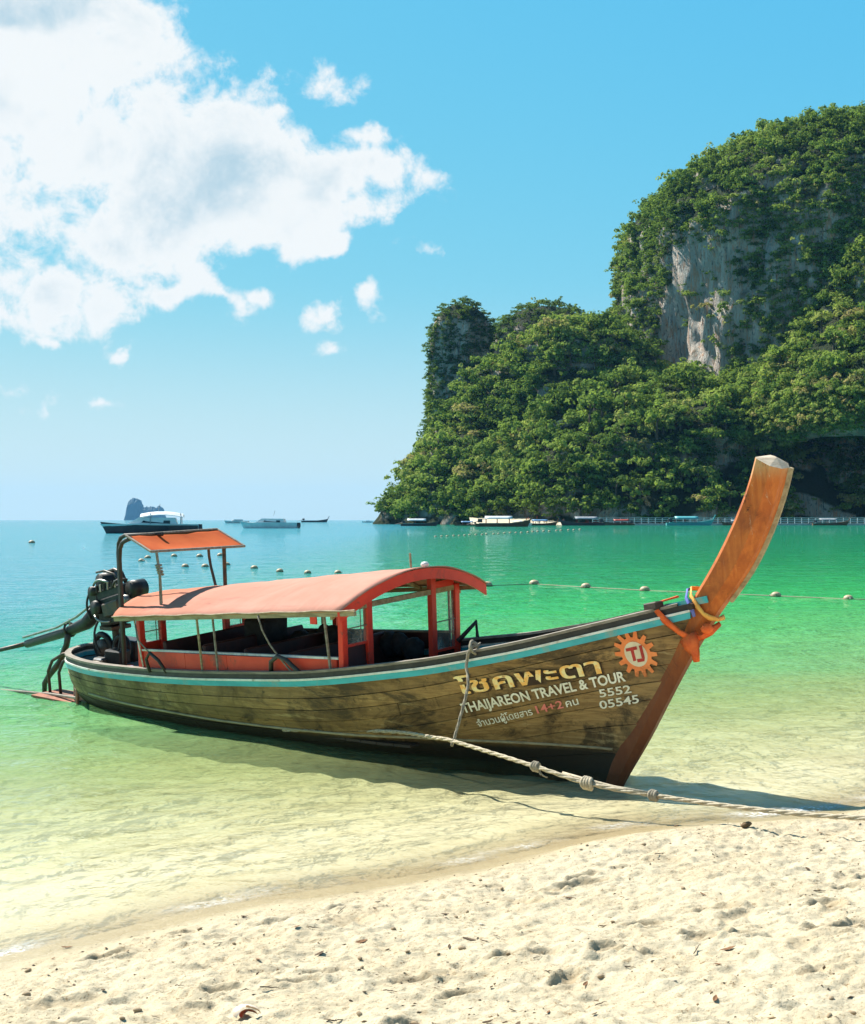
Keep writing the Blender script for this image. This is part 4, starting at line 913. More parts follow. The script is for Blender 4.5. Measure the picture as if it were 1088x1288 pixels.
# rudder bracket, step platform and hoops at the stern
stn = empty('stern_gear', parent=boat)
MB().tube([(-1.03, -.05, .95), (-1.10, -.05, .78), (-1.30, -.05, .52), (-1.62, -.05, .30), (-1.78, -.05, .16), (-1.82, -.05, -.05)], [.05, .045, .05, .045, .04, .035], 8).build('steering_strut', P_METAL, stn, True)
for dx in (0, .28):
    MB().tube([(-.86+dx*.4, -.10-dx*.3, .70), (-1.06+dx, -.16, .66), (-1.28+dx, -.2, .56), (-1.38+dx, -.22, .40), (-1.38+dx, -.22, -.05)], .024, 8).build('boarding_hoop', P_METAL, stn, True)
for k in range(4): MB().box((-.98+.0*k, -.42+.13*k, .06), (1.0, .12, .03), (0, .03, .02*k)).build('step_plank', P_RUST, stn)
for k in range(3): MB().box((-1.3+.42*k, -.2, .03), (.05, .60, .05)).build('step_bearer', W_DARK, stn)
MB().tube([(-2.7, -.25, .02), (-1.2, -.32, .09), (-.3, -.45, .13)], .022, 7).build('boat_pole', W_GREY, stn)
for k in range(5): MB().cyl((-.62+.09*k, -.30-.05*k, .02+.02*(k % 2)), (-.60+.09*k, -.28-.05*k, .42), .022, 6).build('stern_bracket', P_METAL if k % 2 else P_RUST, stn)
MB().box((-.45, -.30, -.02), (.28, .05, .28), (0, .2, 0)).build('bracket_plate', P_STEEL, stn)

# --- painted lettering on the near bow, laid onto the planks
def text_mesh(body, bold=.0):
    cu = bpy.data.curves.new('lettering', 'FONT'); cu.body = body; cu.size = 1.0; cu.offset = bold; cu.resolution_u = 3
    o = bpy.data.objects.new('lettering', cu); COL.objects.link(o); bpy.context.view_layer.update()
    me = o.evaluated_get(bpy.context.evaluated_depsgraph_get()).to_mesh(); bm = bmesh.new(); bm.from_mesh(me)
    bmesh.ops.triangulate(bm, faces=bm.faces); bm.verts.ensure_lookup_table()
    V = np.array([v.co[:] for v in bm.verts]); F = [[v.index for v in f.verts] for f in bm.faces]; bm.free(); o.to_mesh_clear()
    bpy.data.objects.remove(o); return V, F
def on_hull(V2, F, m, name, off=.022, parent=None):
    """V2: (x, z) side-view positions -> points lying on the starboard planks"""
    V2 = np.asarray(V2); u, v = hull_xz(V2[:, 0], V2[:, 1]); P = hull(u, v)+hull_n(u, v)*off
    return mesh_ob(name, P, F, m, parent)
def write(body, a, b, h, m, name='lettering', bold=.012, off=.029, cap=None, squash=None):
    V, F = text_mesh(body, bold); x0, x1 = V[:, 0].min(), V[:, 0].max(); ch = cap if cap else V[:, 1].max()
    t_ = (V[:, 0]-x0)/(x1-x0); a, b = np.array(a), np.array(b)
    X = a[0]+(b[0]-a[0])*t_; Z = a[1]+(b[1]-a[1])*t_+V[:, 1]/ch*h
    X = X-(V[:, 1]/ch*h)*0.0
    return on_hull(np.stack([X, Z], 1), F, m, name, off, boat)
def paint(name, ca, cb, wear=.62):
    return M(name, ca, cb, .6, 5, .1, dirt=tuple(c*.45 for c in ca))
PT_Y = None
def thai_mat():
    m, t, out = new_mat('gold_paint'); tc = t.node('ShaderNodeTexCoord').outputs['Generated']; z = t.node('ShaderNodeSeparateXYZ', i_0=t.node('ShaderNodeTexCoord').outputs['Object']).outputs[2]
    n = t.noise(t.node('ShaderNodeTexCoord').outputs['Object'], 9, 5, .6); c = t.mix(t.mrange(n, .40, .60), (.88, .76, .40), (.90, .48, .12))
    c = t.mix(t.mrange(t.noise(t.node('ShaderNodeTexCoord').outputs['Object'], 16, 5, .7), .58, .7), c, (.52, .32, .14))
    b = t.node('ShaderNodeBsdfPrincipled', i_Base_Color=c, i_Roughness=.6); t.l.new(b.outputs[0], out.inputs[0]); return m
PT_GOLD = thai_mat(); PT_PALE = M('cream_paint', (.86, .84, .74), (.70, .67, .55), .6, 5, .1); PT_SHADOW = M('brown_paint', (.055, .030, .018), None, .7, 5, .1)
PT_PINK = M('pink_paint', (.82, .26, .22), (.70, .18, .15), .6, 5, .1); PT_OR = paint('sun_paint', (.88, .28, .09), (.78, .20, .06)); PT_CREAM = M('disc_paint', (.74, .66, .50), (.62, .52, .38), .6, 6, .1); PT_RED = M('logo_red', (.48, .03, .03), None, .5, 6, .1)
THAI = 'โชคพะตา'
write(THAI, (7.295, .848), (8.845, 1.105), .150, PT_SHADOW, bold=.034, off=.0275, cap=.62)
write(THAI, (7.28, .856), (8.83, 1.113), .150, PT_GOLD, bold=.018, off=.0310, cap=.62)
write('THAIJAREON TRAVEL & TOUR', (7.24, .64), (9.05, 1.03), .105, PT_PALE, bold=.026, off=.029, cap=.70)
write('จำนวนผู้โดยสาร', (7.33, .475), (7.98, .635), .060, PT_PALE, bold=.012, cap=.56)
write('14+2', (8.03, .650), (8.33, .722), .085, PT_PINK, bold=.018, cap=.70)
write('คน', (8.36, .728), (8.50, .765), .062, PT_PALE, bold=.014, cap=.56)
write('5552', (8.74, .845), (9.08, .905), .082, PT_PALE, bold=.016, cap=.70)
write('05545', (8.71, .715), (9.14, .800), .085, PT_PALE, bold=.016, cap=.70)
def sun_logo():
    cx, cz, R, r, n = 9.215, 1.315, .185, .150, 14; sx = .98; V = [(cx, cz)]; F = []
    ring = []
    for i in range(n):
        for da, rr_ in ((-.34, r), (-.17, R*1.13), (.17, R*1.13), (.34, r)):
            a = 2*math.pi*(i+da)/n; ring.append((cx+math.cos(a)*rr_*sx, cz+math.sin(a)*rr_*1.18))
    V += ring; F = [(0, 1+i, 1+(i+1) % len(ring)) for i in range(len(ring))]
    on_hull(V, F, PT_OR, 'sun_emblem', .028, boat)
    D = [(cx, cz)]+[(cx+math.cos(2*math.pi*i/28)*.112*sx, cz+math.sin(2*math.pi*i/28)*.112*1.18) for i in range(28)]
    on_hull(D, [(0, 1+i, 1+(i+1) % 28) for i in range(28)], PT_CREAM, 'emblem_disc', .031, boat)
    def poly(pts, nm='emblem_letter'):
        P = [(cx+x*.098*sx, cz+z*.098*1.18+x*.012) for x, z in pts]; bm = bmesh.new(); vs = [bm.verts.new((p[0], 0, p[1])) for p in P]; f = bm.faces.new(vs); bmesh.ops.triangulate(bm, faces=[f]); bm.verts.index_update()
        Fs = [[v.index for v in f_.verts] for f_ in bm.faces]; bm.free(); on_hull(P, Fs, PT_RED, nm, .034, boat)
    quad = lambda *p: on_hull([(cx+x*.098*sx, cz+z*.098*1.18+x*.012) for x, z in p], [(0, 1, 2, 3)], PT_RED, 'emblem_letter', .034, boat)
    quad((-.90, .34), (.26, .42), (.26, .72), (-.90, .62)); quad((-.44, -.60), (-.12, -.56), (-.12, .394), (-.44, .372))
    quad((.50, -.40), (.82, -.40), (.82, .76), (.50, .74)); quad((-.02, -.74), (.70, -.70), (.82, -.402), (-.02, -.44))
sun_logo()

# ================================================================== LINES, SASHES
def rope(pts, r, name, m, label, cat, sub=10, twist=True):
    """rope through points by Catmull-Rom; three strands laid round each other"""
    P = [Vector(p) for p in pts]; P = [P[0]*2-P[1]]+P+[P[-1]*2-P[-2]]; C = []
    for i in range(1, len(P)-2):
        for k in range(sub):
            q = k/sub; C.append(.5*((2*P[i])+(P[i+1]-P[i-1])*q+(2*P[i-1]-5*P[i]+4*P[i+1]-P[i+2])*q*q+(3*P[i]-P[i-1]-3*P[i+1]+P[i+2])*q**3))
    C.append(P[-2])
    mb = MB()
    if twist:
        L = 0; acc = [0]
        for a, b in zip(C[:-1], C[1:]): L += (b-a).length; acc.append(L)
        n = int(L/(r*2.2)); D = []
        for i in range(n+1):
            d = L*i/n; k = max(0, min(len(acc)-2, int(np.searchsorted(acc, d))-1)); q = (d-acc[k])/max(1e-6, acc[k+1]-acc[k]); D.append(C[k].lerp(C[k+1], q))
        for s_ in range(3):
            S2 = []
            for i, p in enumerate(D):
                t_ = (D[min(i+1, n)]-D[max(i-1, 0)]).normalized(); u = t_.orthogonal().normalized() if abs(t_.z) > .9 else t_.cross(Vector((0, 0, 1))).normalized(); w = u.cross(t_)
                a = i*.62+s_*2.094; S2.append(p+(u*math.cos(a)+w*math.sin(a))*r*.5)
            mb.tube(S2, r*.56, 5)
    else: mb.tube(C, r, 6)
    o = mb.build(name, m, None, True)
    if label: tag(o, label, cat)
    return o
hx = lambda x, v, o=.05: boat_world(*[float(q) for q in (hull(np.array((x-X0)/(X1-X0)), np.array(v))+hull_n(np.array((x-X0)/(X1-X0)), np.array(v))*o)])
p_a = hx(4.6, .672, .03); p_b = hx(6.3, .665, .05)
main_rope = rope([p_a, p_b, (.02, 15.55, .36), (.21, 15.2, .375), (.95, 13.88, .335), (1.38, 13.42, .262), (1.90, 12.98, .235), (2.64, 12.12, .275), (3.3, 11.45, .34), (4.6, 10.2, .52), (5.4, 9.6, .56)], .021, 'mooring_rope', P_ROPE, 'thick pale mooring rope with knots running from the bow over the sand', 'rope')
def knot(i, p, R, n, ax=(.75, -.6, -.1)):
    mb = MB()
    for k in range(n): mb.torus(Vector(p)+Vector(ax)*(.022*(k-(n-1)/2)), Vector(ax)+Vector((.1*(k % 2), .2*k-.2, .15)), R, .018, 12, 6)
    mb.build('knot', P_ROPE if i % 2 else P_ROPE2, main_rope, True)
knot(0, (.95, 13.88, .335), .034, 3); knot(1, (1.38, 13.42, .262), .046, 4); knot(2, (1.90, 12.98, .235), .034, 3)
MB().tube([(1.18, 13.68, .31), (1.36, 13.46, .29), (1.60, 13.27, .255), (1.88, 13.0, .25)], .016, 6).build('doubled_end', P_ROPE, main_rope, True)
for k in range(3): MB().tube([(.95, 13.88, .34), (.97+.02*k, 13.84, .30-.02*k), (.99+.03*k, 13.82, .27-.012*k)], .007, 5).build('frayed_end', P_ROPE2, main_rope)
gp = boat_world(7.60, -.83, 1.36)
rope([boat_world(7.60, -.70, 1.40), boat_world(7.60, -.86, 1.37), boat_world(7.56, -.89, 1.2), (.36, 15.42, .90), (.25, 15.24, .50), (.21, 15.2, .375), (.19, 15.18, .33)], .017, 'lashing_rope', P_ROPE2, 'grey lashing rope hanging from the gunwale down the lettered bow', 'rope')
mbk = MB()
for k in range(3): mbk.torus(boat_world(7.60, -.80, 1.375), boat.rotation_euler.to_matrix() @ Vector((.9, .3*k-.3, .3)), .05+.01*k, .016, 12, 5)
ok_ = mbk.build('rope_knot', P_ROPE2, None, True); tag(ok_, 'knotted turns of grey rope round the gunwale rail above the lettering', 'knot')

# sashes tied round the prow
def ribbon(pts, w, name, m, label, th=.012):
    """flat cloth band through boat-space points, lying on the timber; (point, outward)"""
    mb = MB(); V = []
    n = len(pts)
    for i, (p, o) in enumerate(pts):
        a = Vector(pts[max(i-1, 0)][0]); b = Vector(pts[min(i+1, n-1)][0]); t_ = (b-a).normalized(); o = Vector(o).normalized(); s_ = t_.cross(o).normalized(); ww = (w if not callable(w) else w(i/(n-1)))*(1+.18*math.sin(i*2.9))
        for k, h in ((-1, th*.2), (-.35, th*(.9+.7*math.sin(i*2.3))), (.35, th*(.7+.6*math.cos(i*1.7))), (1, th*.2), (.4, -th*.3), (-.4, -th*.3)): V.append(Vector(p)+s_*ww*.5*k+o*h)
    F = [(6*i+k, 6*i+(k+1) % 6, 6*i+6+(k+1) % 6, 6*i+6+k) for i in range(n-1) for k in range(6)]+[tuple(range(5, -1, -1)), tuple(6*(n-1)+k for k in range(6))]
    mb.raw([boat_world(*v) for v in V], F); o = mb.build(name, m, None, True); tag(o, label, 'sash'); return o
C_OR = M('orange_cloth', (.86, .16, .03), (.72, .10, .02), .75, 14, .4); C_YE = M('yellow_cloth', (.82, .46, .10), (.78, .30, .06), .75, 14, .4); C_BL = M('blue_cloth', (.10, .13, .44), (.16, .20, .55), .75, 14, .4)
def loop(ps): return [((x, y, z), o) for (x, y, z), o in ps]
SB = (0, -1, 0)
ribbon(loop([((9.84, .10, 1.93), (-.7, .4, .5)), ((9.78, -.02, 1.95), (-.8, -.4, .4)), ((9.84, -.135, 1.90), SB), ((9.92, -.150, 1.80), SB), ((9.98, -.145, 1.73), SB), ((10.03, -.120, 1.69), (.3, -.9, 0)), ((10.075, -.05, 1.665), (.9, -.4, 0)), ((10.075, .06, 1.67), (.9, .4, 0))]), .05, 'yellow_sash', C_YE, 'yellow cloth sash wound over the foot of the prow')
ribbon(loop([((9.80, .06, 1.95), (-.7, .4, .5)), ((9.76, -.06, 1.94), (-.6, -.6, .4)), ((9.80, -.150, 1.88), SB), ((9.86, -.158, 1.78), SB), ((9.89, -.165, 1.70), SB)]), .045, 'blue_sash', C_BL, 'short blue cloth band beside the yellow sash on the prow')
ribbon(loop([((9.62, -.02, 1.86), (-.5, -.3, .8)), ((9.52, -.20, 1.83), (-.4, -.7, .6)), ((9.52, -.255, 1.76), SB), ((9.60, -.235, 1.66), SB), ((9.72, -.190, 1.55), SB), ((9.84, -.150, 1.48), SB), ((9.94, -.130, 1.50), (.2, -.9, 0)), ((10.01, -.10, 1.55), (.6, -.7, 0)), ((10.05, .02, 1.61), (.9, 0, 0))]), .07, 'prow_sash', C_OR, 'orange cloth sash slung under the foot of the prow', .016)
tail = ribbon(loop([((9.80, -.165, 1.51), SB), ((9.86, -.185, 1.42), (.1, -.9, .1)), ((9.90, -.195, 1.34), SB), ((9.91, -.20, 1.27), (.1, -.9, 0))]), lambda q: .22-.16*q, 'orange_pennant', C_OR, 'loose orange cloth tail hanging from the prow sash', .02)
mk = MB().blob(boat_world(10.0, -.13, 1.585), (.06, .06, .05), 9, 6, .15, rc); tag(mk.build('sash_knot', C_OR, None, True), 'bright orange knot at the front of the prow sash', 'knot')

# ================================================================== THINGS ON THE SAND
def ground_arr(X, Y):
    """height of the built sand sheet (bilinear)"""
    xs, ys, Z = GRID['xs'], GRID['ys'], GRID['Z']; X = np.asarray(X, float); Y = np.asarray(Y, float)
    i = np.clip(np.searchsorted(xs, X)-1, 0, len(xs)-2); j = np.clip(np.searchsorted(ys, Y)-1, 0, len(ys)-2)
    a = (X-xs[i])/(xs[i+1]-xs[i]); b = (Y-ys[j])/(ys[j+1]-ys[j])
    return (Z[j, i]*(1-a)+Z[j, i+1]*a)*(1-b)+(Z[j+1, i]*(1-a)+Z[j+1, i+1]*a)*b
def ground_at(x, y): return float(ground_arr(x, y))
_YS = np.arange(5.0, 30, .005)
def from_px(px, py):
    """where the sight line through a photo position meets the beach or sea"""
    kx, kz = (px-544)/1900, (654-py)/1900; hit = EYE+kz*_YS <= np.maximum(ground_arr(kx*_YS, _YS), 0.0); Y = float(_YS[np.argmax(hit)])
    return kx*Y, Y
D_LEAF = M('dry_leaf', (.13, .075, .035), (.06, .038, .02), .8, 40, .3); D_LEAF2 = M('rusty_leaf', (.26, .12, .045), (.15, .07, .03), .8, 40, .3); D_TWIG = M('twig_bark', (.10, .07, .045), (.05, .035, .025), .9, 50, .3); D_CORAL = M('coral_bit', (.42, .32, .20), (.28, .19, .11), .9, 60, .4); D_STONE = M('brown_stone', (.20, .12, .055), (.10, .06, .03), .85, 16, .5)
rl = random.Random(17)
def leaf_mesh(seed, curl):
    r = random.Random(seed); V = []; F = []; n = 7
    for i in range(n):
        t_ = i/(n-1); w = .42*math.sin(math.pi*min(1, t_*1.0+.02))**.8*(1 if t_ < .99 else 0)+.01; z = curl*(t_-.5)**2*1.6
        for k in (-1, 0, 1): V.append((t_-.5, k*w*.5, z+abs(k)*w*curl*.6+r.uniform(-.015, .015)))
    for i in range(n-1):
        for k in (0, 1): F.append((3*i+k, 3*i+3+k, 3*i+4+k, 3*i+1+k))
    N = len(V); V += [(x, y, z-.02) for x, y, z in V]; F += [tuple(N+q for q in reversed(f)) for f in F]
    me = bpy.data.meshes.new('dry_leaf'); me.from_pydata(V, [], F); me.update(); return me
LM = []
for i in range(5):
    for m_ in (D_LEAF, D_LEAF2):
        q = leaf_mesh(i, .10+.07*i); q.materials.append(m_); LM.append(q)
def twig_mesh(seed):
    r = random.Random(seed); mb = MB(); p = [(-.5, 0, 0)]
    for i in range(5): p.append((p[-1][0]+.2, p[-1][1]+r.uniform(-.06, .06), r.uniform(0, .05)))
    mb.tube(p, [.03, .034, .03, .026, .02, .012], 5); mb.tube([p[2], (p[2][0]+.16, p[2][1]+.14, .06)], [.02, .008], 4)
    o = mb.build('twig', D_TWIG); me = o.data; bpy.data.objects.remove(o); return me
def bit_mesh(seed, m_):
    r = random.Random(seed); o = MB().blob((0, 0, 0), (.5, .34, .22), 9, 6, .16, r).build('bit', m_, None, True); me = o.data; bpy.data.objects.remove(o); return me
TM = [twig_mesh(i) for i in range(4)]; CM = [bit_mesh(i, D_CORAL) for i in range(4)]+[bit_mesh(i+9, D_STONE) for i in range(3)]
def put(name, me, x, y, size, rot, label, cat, group, sink=.0):
    o = bpy.data.objects.new(name, me); link(o); z = ground_at(x, y); o.location = (x, y, z+sink); o.scale = (size,)*3
    e = .05; gx = (ground_at(x+e, y)-ground_at(x-e, y))/(2*e); gy = (ground_at(x, y+e)-ground_at(x, y-e))/(2*e)
    o.rotation_euler = (math.atan(gy)+rl.uniform(-.1, .1), -math.atan(gx)+rl.uniform(-.1, .1), rot); tag(o, label, cat, group); return o
# a tide line of leaves and bits where the photo shows it, then a looser scatter
cnt = 0
def spot():
    while True:
        px, py = rl.uniform(-30, 1120), rl.uniform(1040, 1300)
        x, y = (px-544)/1900, 0
        X_, Y_ = from_px(px, py); s_ = float(shore_s(np.array(X_), np.array(Y_)))
        if s_ > .45 and (s_ < 1.7 or rl.random() < .42): return X_, Y_, s_
for i in range(96):
    X_, Y_, s_ = spot()
    if i < 44: put('dry_leaf', LM[rl.randrange(len(LM))], X_, Y_, rl.uniform(.022, .052), rl.gauss(0, .8), 'small dry brown leaf lying on the trampled sand', 'leaf', 'dry leaves scattered over the sand', .004)
    elif i < 66: put('twig', TM[i % 4], X_, Y_, rl.uniform(.04, .10), rl.gauss(0, .6), 'short dark twig lying on the trampled sand', 'twig', 'twigs scattered over the sand', .008)
    else: put('coral_fragment', CM[rl.randrange(4)], X_, Y_, rl.uniform(.022, .045), rl.uniform(0, 6), 'small worn coral fragment half sunk in the sand', 'coral', 'coral fragments scattered over the sand', .006)
X_, Y_ = from_px(938, 1040); o = put('stone', CM[4], X_, Y_, .105, .4, 'brown fist sized stone lying beside the mooring rope shadow', 'stone', None, .02)
X_, Y_ = from_px(850, 1039); put('coral_fragment', CM[5], X_, Y_, .05, .2, 'dark sliver of coral on the pale sand near the stone', 'coral', None, .0)
for (px, py, sz, an) in ((455, 1185, .075, .3), (780//1 if 0 else 402, 1200, .07, .8), (85, 1192, .07, .1), (560, 1150, .06, .0), (715, 1130, .07, -.2), (650, 1290, .06, 1.0), (590, 1182, .08, -.3), (915, 1195, .09, .1)):
    X_, Y_ = from_px(px, py); put('dry_leaf', LM[(int(px)) % len(LM)], X_, Y_, sz, an, 'large curled brown leaf on the trampled sand', 'leaf', 'large curled leaves on the sand', .005)
def build_grit():
    g = np.random.default_rng(31); n = 3400; X = g.uniform(-4, 5, n*2); Y = g.uniform(6.0, 14.0, n*2); s_ = shore_s(X, Y); dens = fbm(X*1.3, Y*1.3, 4.4, 2); k = (s_ > .35) & (dens > g.uniform(-1.2, .9, n*2)); X, Y = X[k][:n], Y[k][:n]; n = len(X)
    Z = ground_arr(X, Y); sz = .0035+.009*g.random(n)**3; a = g.uniform(0, 6.28, n); el = g.uniform(.5, 2.2, n)
    base = np.array([(1, 0, 0), (0, .6, 0), (-1, 0, 0), (0, -.6, 0), (0, 0, .55), (0, 0, -.4)]); tri = np.array([(0, 1, 4), (1, 2, 4), (2, 3, 4), (3, 0, 4), (1, 0, 5), (2, 1, 5), (3, 2, 5), (0, 3, 5)])
    P = base[None]*sz[:, None, None]*(1+.35*g.normal(size=(n, 6, 1))); P[:, :, 0] *= el[:, None]; c, s2 = np.cos(a)[:, None], np.sin(a)[:, None]
    W = np.stack([P[:, :, 0]*c-P[:, :, 1]*s2+X[:, None], P[:, :, 0]*s2+P[:, :, 1]*c+Y[:, None], P[:, :, 2]+Z[:, None]+.001], -1)
    me = fast_mesh('sand_grit', W.reshape(-1, 3), (tri[None]+np.arange(n)[:, None, None]*6).reshape(-1, 3)); fattr(me, 'tint', np.repeat(g.random(n), 6))
    m, t, out = new_mat('grit'); v = t.node('ShaderNodeAttribute', attribute_name='tint').outputs['Fac']
    b = t.node('ShaderNodeBsdfPrincipled', i_Base_Color=t.ramp(v, [(0, (.05, .035, .02)), (.5, (.16, .10, .05)), (.8, (.32, .22, .12)), (1, (.55, .48, .38))]), i_Roughness=.9); t.l.new(b.outputs[0], out.inputs[0]); me.materials.append(m)
    o = bpy.data.objects.new('sand_grit', me); link(o); tag(o, 'fine dark grit and shell crumbs strewn over the sand', 'grit', None, 'stuff')
build_grit()
# broken red and cream shell at the foot of the picture
X_, Y_ = from_px(310, 1278); sh_e = empty('broken_shell', (X_, Y_, ground_at(X_, Y_)+.01), (.25, .1, .5)); tag(sh_e, 'broken cream and dark red sea shell in the sand', 'shell')
S_C = M('shell_cream', (.78, .66, .52), (.70, .45, .28), .35, 30, .1); S_R = M('shell_red', (.30, .03, .02), (.55, .20, .05), .3, 30, .1)
def half_shell(r, m_, nm, off, par):
    V = []; F = []; n, k = 12, 7
    for i in range(k):
        a = .15+1.35*i/(k-1)
        for j in range(n): b = math.pi*1.25*j/(n-1)-.2; rr_ = r*(1+.05*math.cos(9*b)); V.append((off[0]+rr_*math.sin(a)*math.cos(b)*1.25, off[1]+rr_*math.sin(a)*math.sin(b), off[2]+rr_*math.cos(a)*.75))
    for i in range(k-1):
        for j in range(n-1): F.append((i*n+j, i*n+j+1, (i+1)*n+j+1, (i+1)*n+j))
    return mesh_ob(nm, V, F, m_, par, True)
half_shell(.055, S_C, 'outer_shell', (0, 0, 0), sh_e); half_shell(.036, S_R, 'inner_lip', (.006, -.012, .0), sh_e)

# ================================================================== BUOYS
B_W = M('buoy_cream', (.46, .36, .22), (.34, .26, .15), .55, 8, .1); B_D = M('buoy_base', (.20, .15, .10), (.12, .09, .06), .8, 8, .2)
def buoy_mesh():
    b = MB().blob((0, 0, .06), (.5, .5, .36), 12, 8).build('float_body', B_W, None, True); c = MB().torus((0, 0, .0), (0, 0, 1), .47, .07, 14, 6).build('float_band', B_D, None, True)
    d = MB().torus((.52, 0, .05), (0, 1, 0), .09, .03, 8, 5).build('eye', P_STEEL, None)
    r = [x.data for x in (b, c, d)]
    for x in (b, c, d): bpy.data.objects.remove(x)
    return r
BMS = buoy_mesh()
def sea_at(px, py): Y = EYE*1900/(py-654); return (px-544)/1900*Y, Y
def buoy(px, py, wpx, label, group):
    x, y = sea_at(px, py); s_ = wpx/1900*y; r = empty('mooring_buoy', (x, y, .03*s_), (0, 0, rl.uniform(0, 6))); r.scale = (s_,)*3; tag(r, label, 'buoy', group)
    for nm, me in zip(('float_body', 'float_band', 'eye'), BMS): link(bpy.data.objects.new(nm, me), r)
near_row = [(613, 737), (672, 735), (737, 739), (811, 743), (976, 750), (1067, 754)]
for p in near_row: buoy(*p, 13, 'cream float buoy strung across the green water beyond the bow', 'float line across the green water')
left_row = [(233, 713), (258, 713), (285, 711), (320, 715), (352, 719), (387, 721), (425, 721)]
for p in left_row: buoy(*p, 9, 'small cream float in the row seen above the boat canopy', 'floats above the boat canopy')
for p in ((178, 706), (186, 702), (219, 700), (251, 700), (277, 699)): buoy(*p, 8, 'tiny cream float in the farther row beneath the orange awning', 'farther floats beneath the orange awning')
buoy(40, 683, 8, 'lone dark float buoy on the open turquoise sea', None)
for k in range(26): buoy(548+k*7.2+rl.uniform(-1.5, 1.5), 675.5-k*.36+rl.uniform(-.3, .3), 3.4, 'tiny white float in the long line off the far boats', 'white float line off the far boats')
def float_line(pts, label):
    P = []
    for p in pts: x, y = sea_at(*p); P.append((x, y, .015))
    o = MB().tube(P, .018, 5).build('float_rope', P_ROPE, None); tag(o, label, 'rope')
float_line([(540, 736)]+near_row+[(1180, 757)], 'pale float rope joining the buoys across the green water')

# ================================================================== FAR BOATS
F_WHITE = M('gelcoat_white', (.74, .75, .74), (.60, .62, .62), .35, 1, 0); F_DARK = M('dark_hull', (.035, .035, .045), (.06, .05, .05), .5, 1, 0); F_GLASS = M('tinted_screen', (.02, .03, .04), None, .12, 1, 0); F_GREY = M('grey_canvas', (.34, .36, .38), (.24, .26, .28), .8, 1, 0); F_TEAL = M('teal_hull', (.10, .42, .44), (.08, .34, .38), .5, 1, 0); F_RED = M('far_red', (.42, .07, .05), None, .6, 1, 0); F_WOOD = M('far_wood', (.16, .09, .045), (.09, .055, .03), .7, 1, 0); F_BLUE = M('far_blue', (.12, .28, .48), None, .6, 1, 0); F_SKIN = M('skin', (.42, .26, .17), None, .6, 1, 0)
def hull_far(mb, L, B, H, bow=.35, prow=0.0):
    """pointed hull, bow at +x"""
    n = 13; V = []
    for i in range(n):
        t_ = i/(n-1); x = (t_-.5)*L; w = B/2*(min(1, .72+t_*.9) if t_ < .45 else max(.02, 1-((t_-.45)/.55)**2.2)); z = H*(1+bow*max(0, (t_-.35)/.65)**2); k = .72 if t_ < .9 else .4
        x2 = x-(.0 if t_ < .7 else (t_-.7)*L*.25); V += [(x, -w, z), (x2, -w*k, -.35), (x2, w*k, -.35), (x, w, z)]
    F = [(4*i+k, 4*i+k+1, 4*i+5+k, 4*i+4+k) for i in range(n-1) for k in range(3)]+[(4*i+3, 4*i, 4*i+4, 4*i+7) for i in range(n-1)]+[(3, 2, 1, 0), (4*n-4, 4*n-3, 4*n-2, 4*n-1)]
    return mb.raw(V, F)
def speedboat(px, py, Lpx, hd, label, hullm, flip=1, screens=True, top=True):
    x, y = sea_at(px, py); s_ = Lpx/1900*y/12.0; r = empty('speedboat', (x, y, 0), (0, 0, (math.pi if flip < 0 else 0)+hd)); r.scale = (s_,)*3; tag(r, label, 'speedboat')
    hull_far(MB(), 12, 3.0, 1.0, .45).build('hull', hullm, r)
    rl_ = MB(); hull_far(rl_, 12.1, 3.1, .16, .0); o = rl_.build('sheer_rail', F_WHITE, r); o.location = (0, 0, .92); o.scale = (1, 1, 1.6)
    MB().raw([(-3.5, -1.15, 1.0), (2.6, -1.0, 1.2), (2.6, 1.0, 1.2), (-3.5, 1.15, 1.0), (-3.2, -1.05, 1.95), (1.2, -.9, 2.0), (1.2, .9, 2.0), (-3.2, 1.05, 1.95)], [(3, 2, 1, 0), (4, 5, 6, 7), (0, 1, 5, 4), (1, 2, 6, 5), (2, 3, 7, 6), (3, 0, 4, 7)]).build('cabin', F_WHITE, r)
    if screens:
        MB().raw([(1.0, -1.0, 1.75), (2.3, -.95, 1.28), (2.3, .95, 1.28), (1.0, 1.0, 1.75)], [(0, 1, 2, 3)]).build('windscreen', F_GLASS, r)
        for s2 in (-1, 1): MB().raw([(-2.6, s2*1.12, 1.2), (.9, s2*1.06, 1.35), (.6, s2*.97, 1.68), (-2.6, s2*1.08, 1.6)], [(0, 1, 2, 3)]).build('side_window', F_GLASS, r)
    if top:
        MB().sheet([[(-4.2+i*1.05, -1.3+.65*j, 2.75-.05*(i-2.5)**2-.10*(j-2)**2) for j in range(5)] for i in range(6)], .06, (0, 0, -1)).build('sun_top', F_WHITE, r)
        for a in (-3.9, -.2, ):
            for b in (-1.15, 1.15): MB().bar((a, b, 1.1), (a, b, 2.5), .08, .08).build('top_post', F_GREY, r)
    for s2 in (-.6, .6):
        e = MB().box((-6.2, s2, .75), (.55, .5, .8), taper=.8).build('outboard', F_DARK, r); MB().box((-6.3, s2, .1), (.2, .16, .9)).build('outboard_leg', F_DARK, e)
    MB().cyl((-1, 0, 2.6), (-1.3, 0, 3.6), .04, 5).build('mast', F_GREY, r)
    return r
speedboat(188, 671, 122, .10, 'dark hulled speedboat with white cabin moored behind the orange awning', F_DARK, -1)
speedboat(338, 664.5, 74, -.12, 'white speedboat with low cabin motoring before the horizon', F_WHITE, -1, True, False)
speedboat(297, 658.2, 30, .2, 'small white speedboat on the horizon behind the motoring one', F_WHITE, -1, False, False)
speedboat(462, 657.2, 14, .1, 'tiny white boat by the headland tip', F_WHITE, -1, False, False)
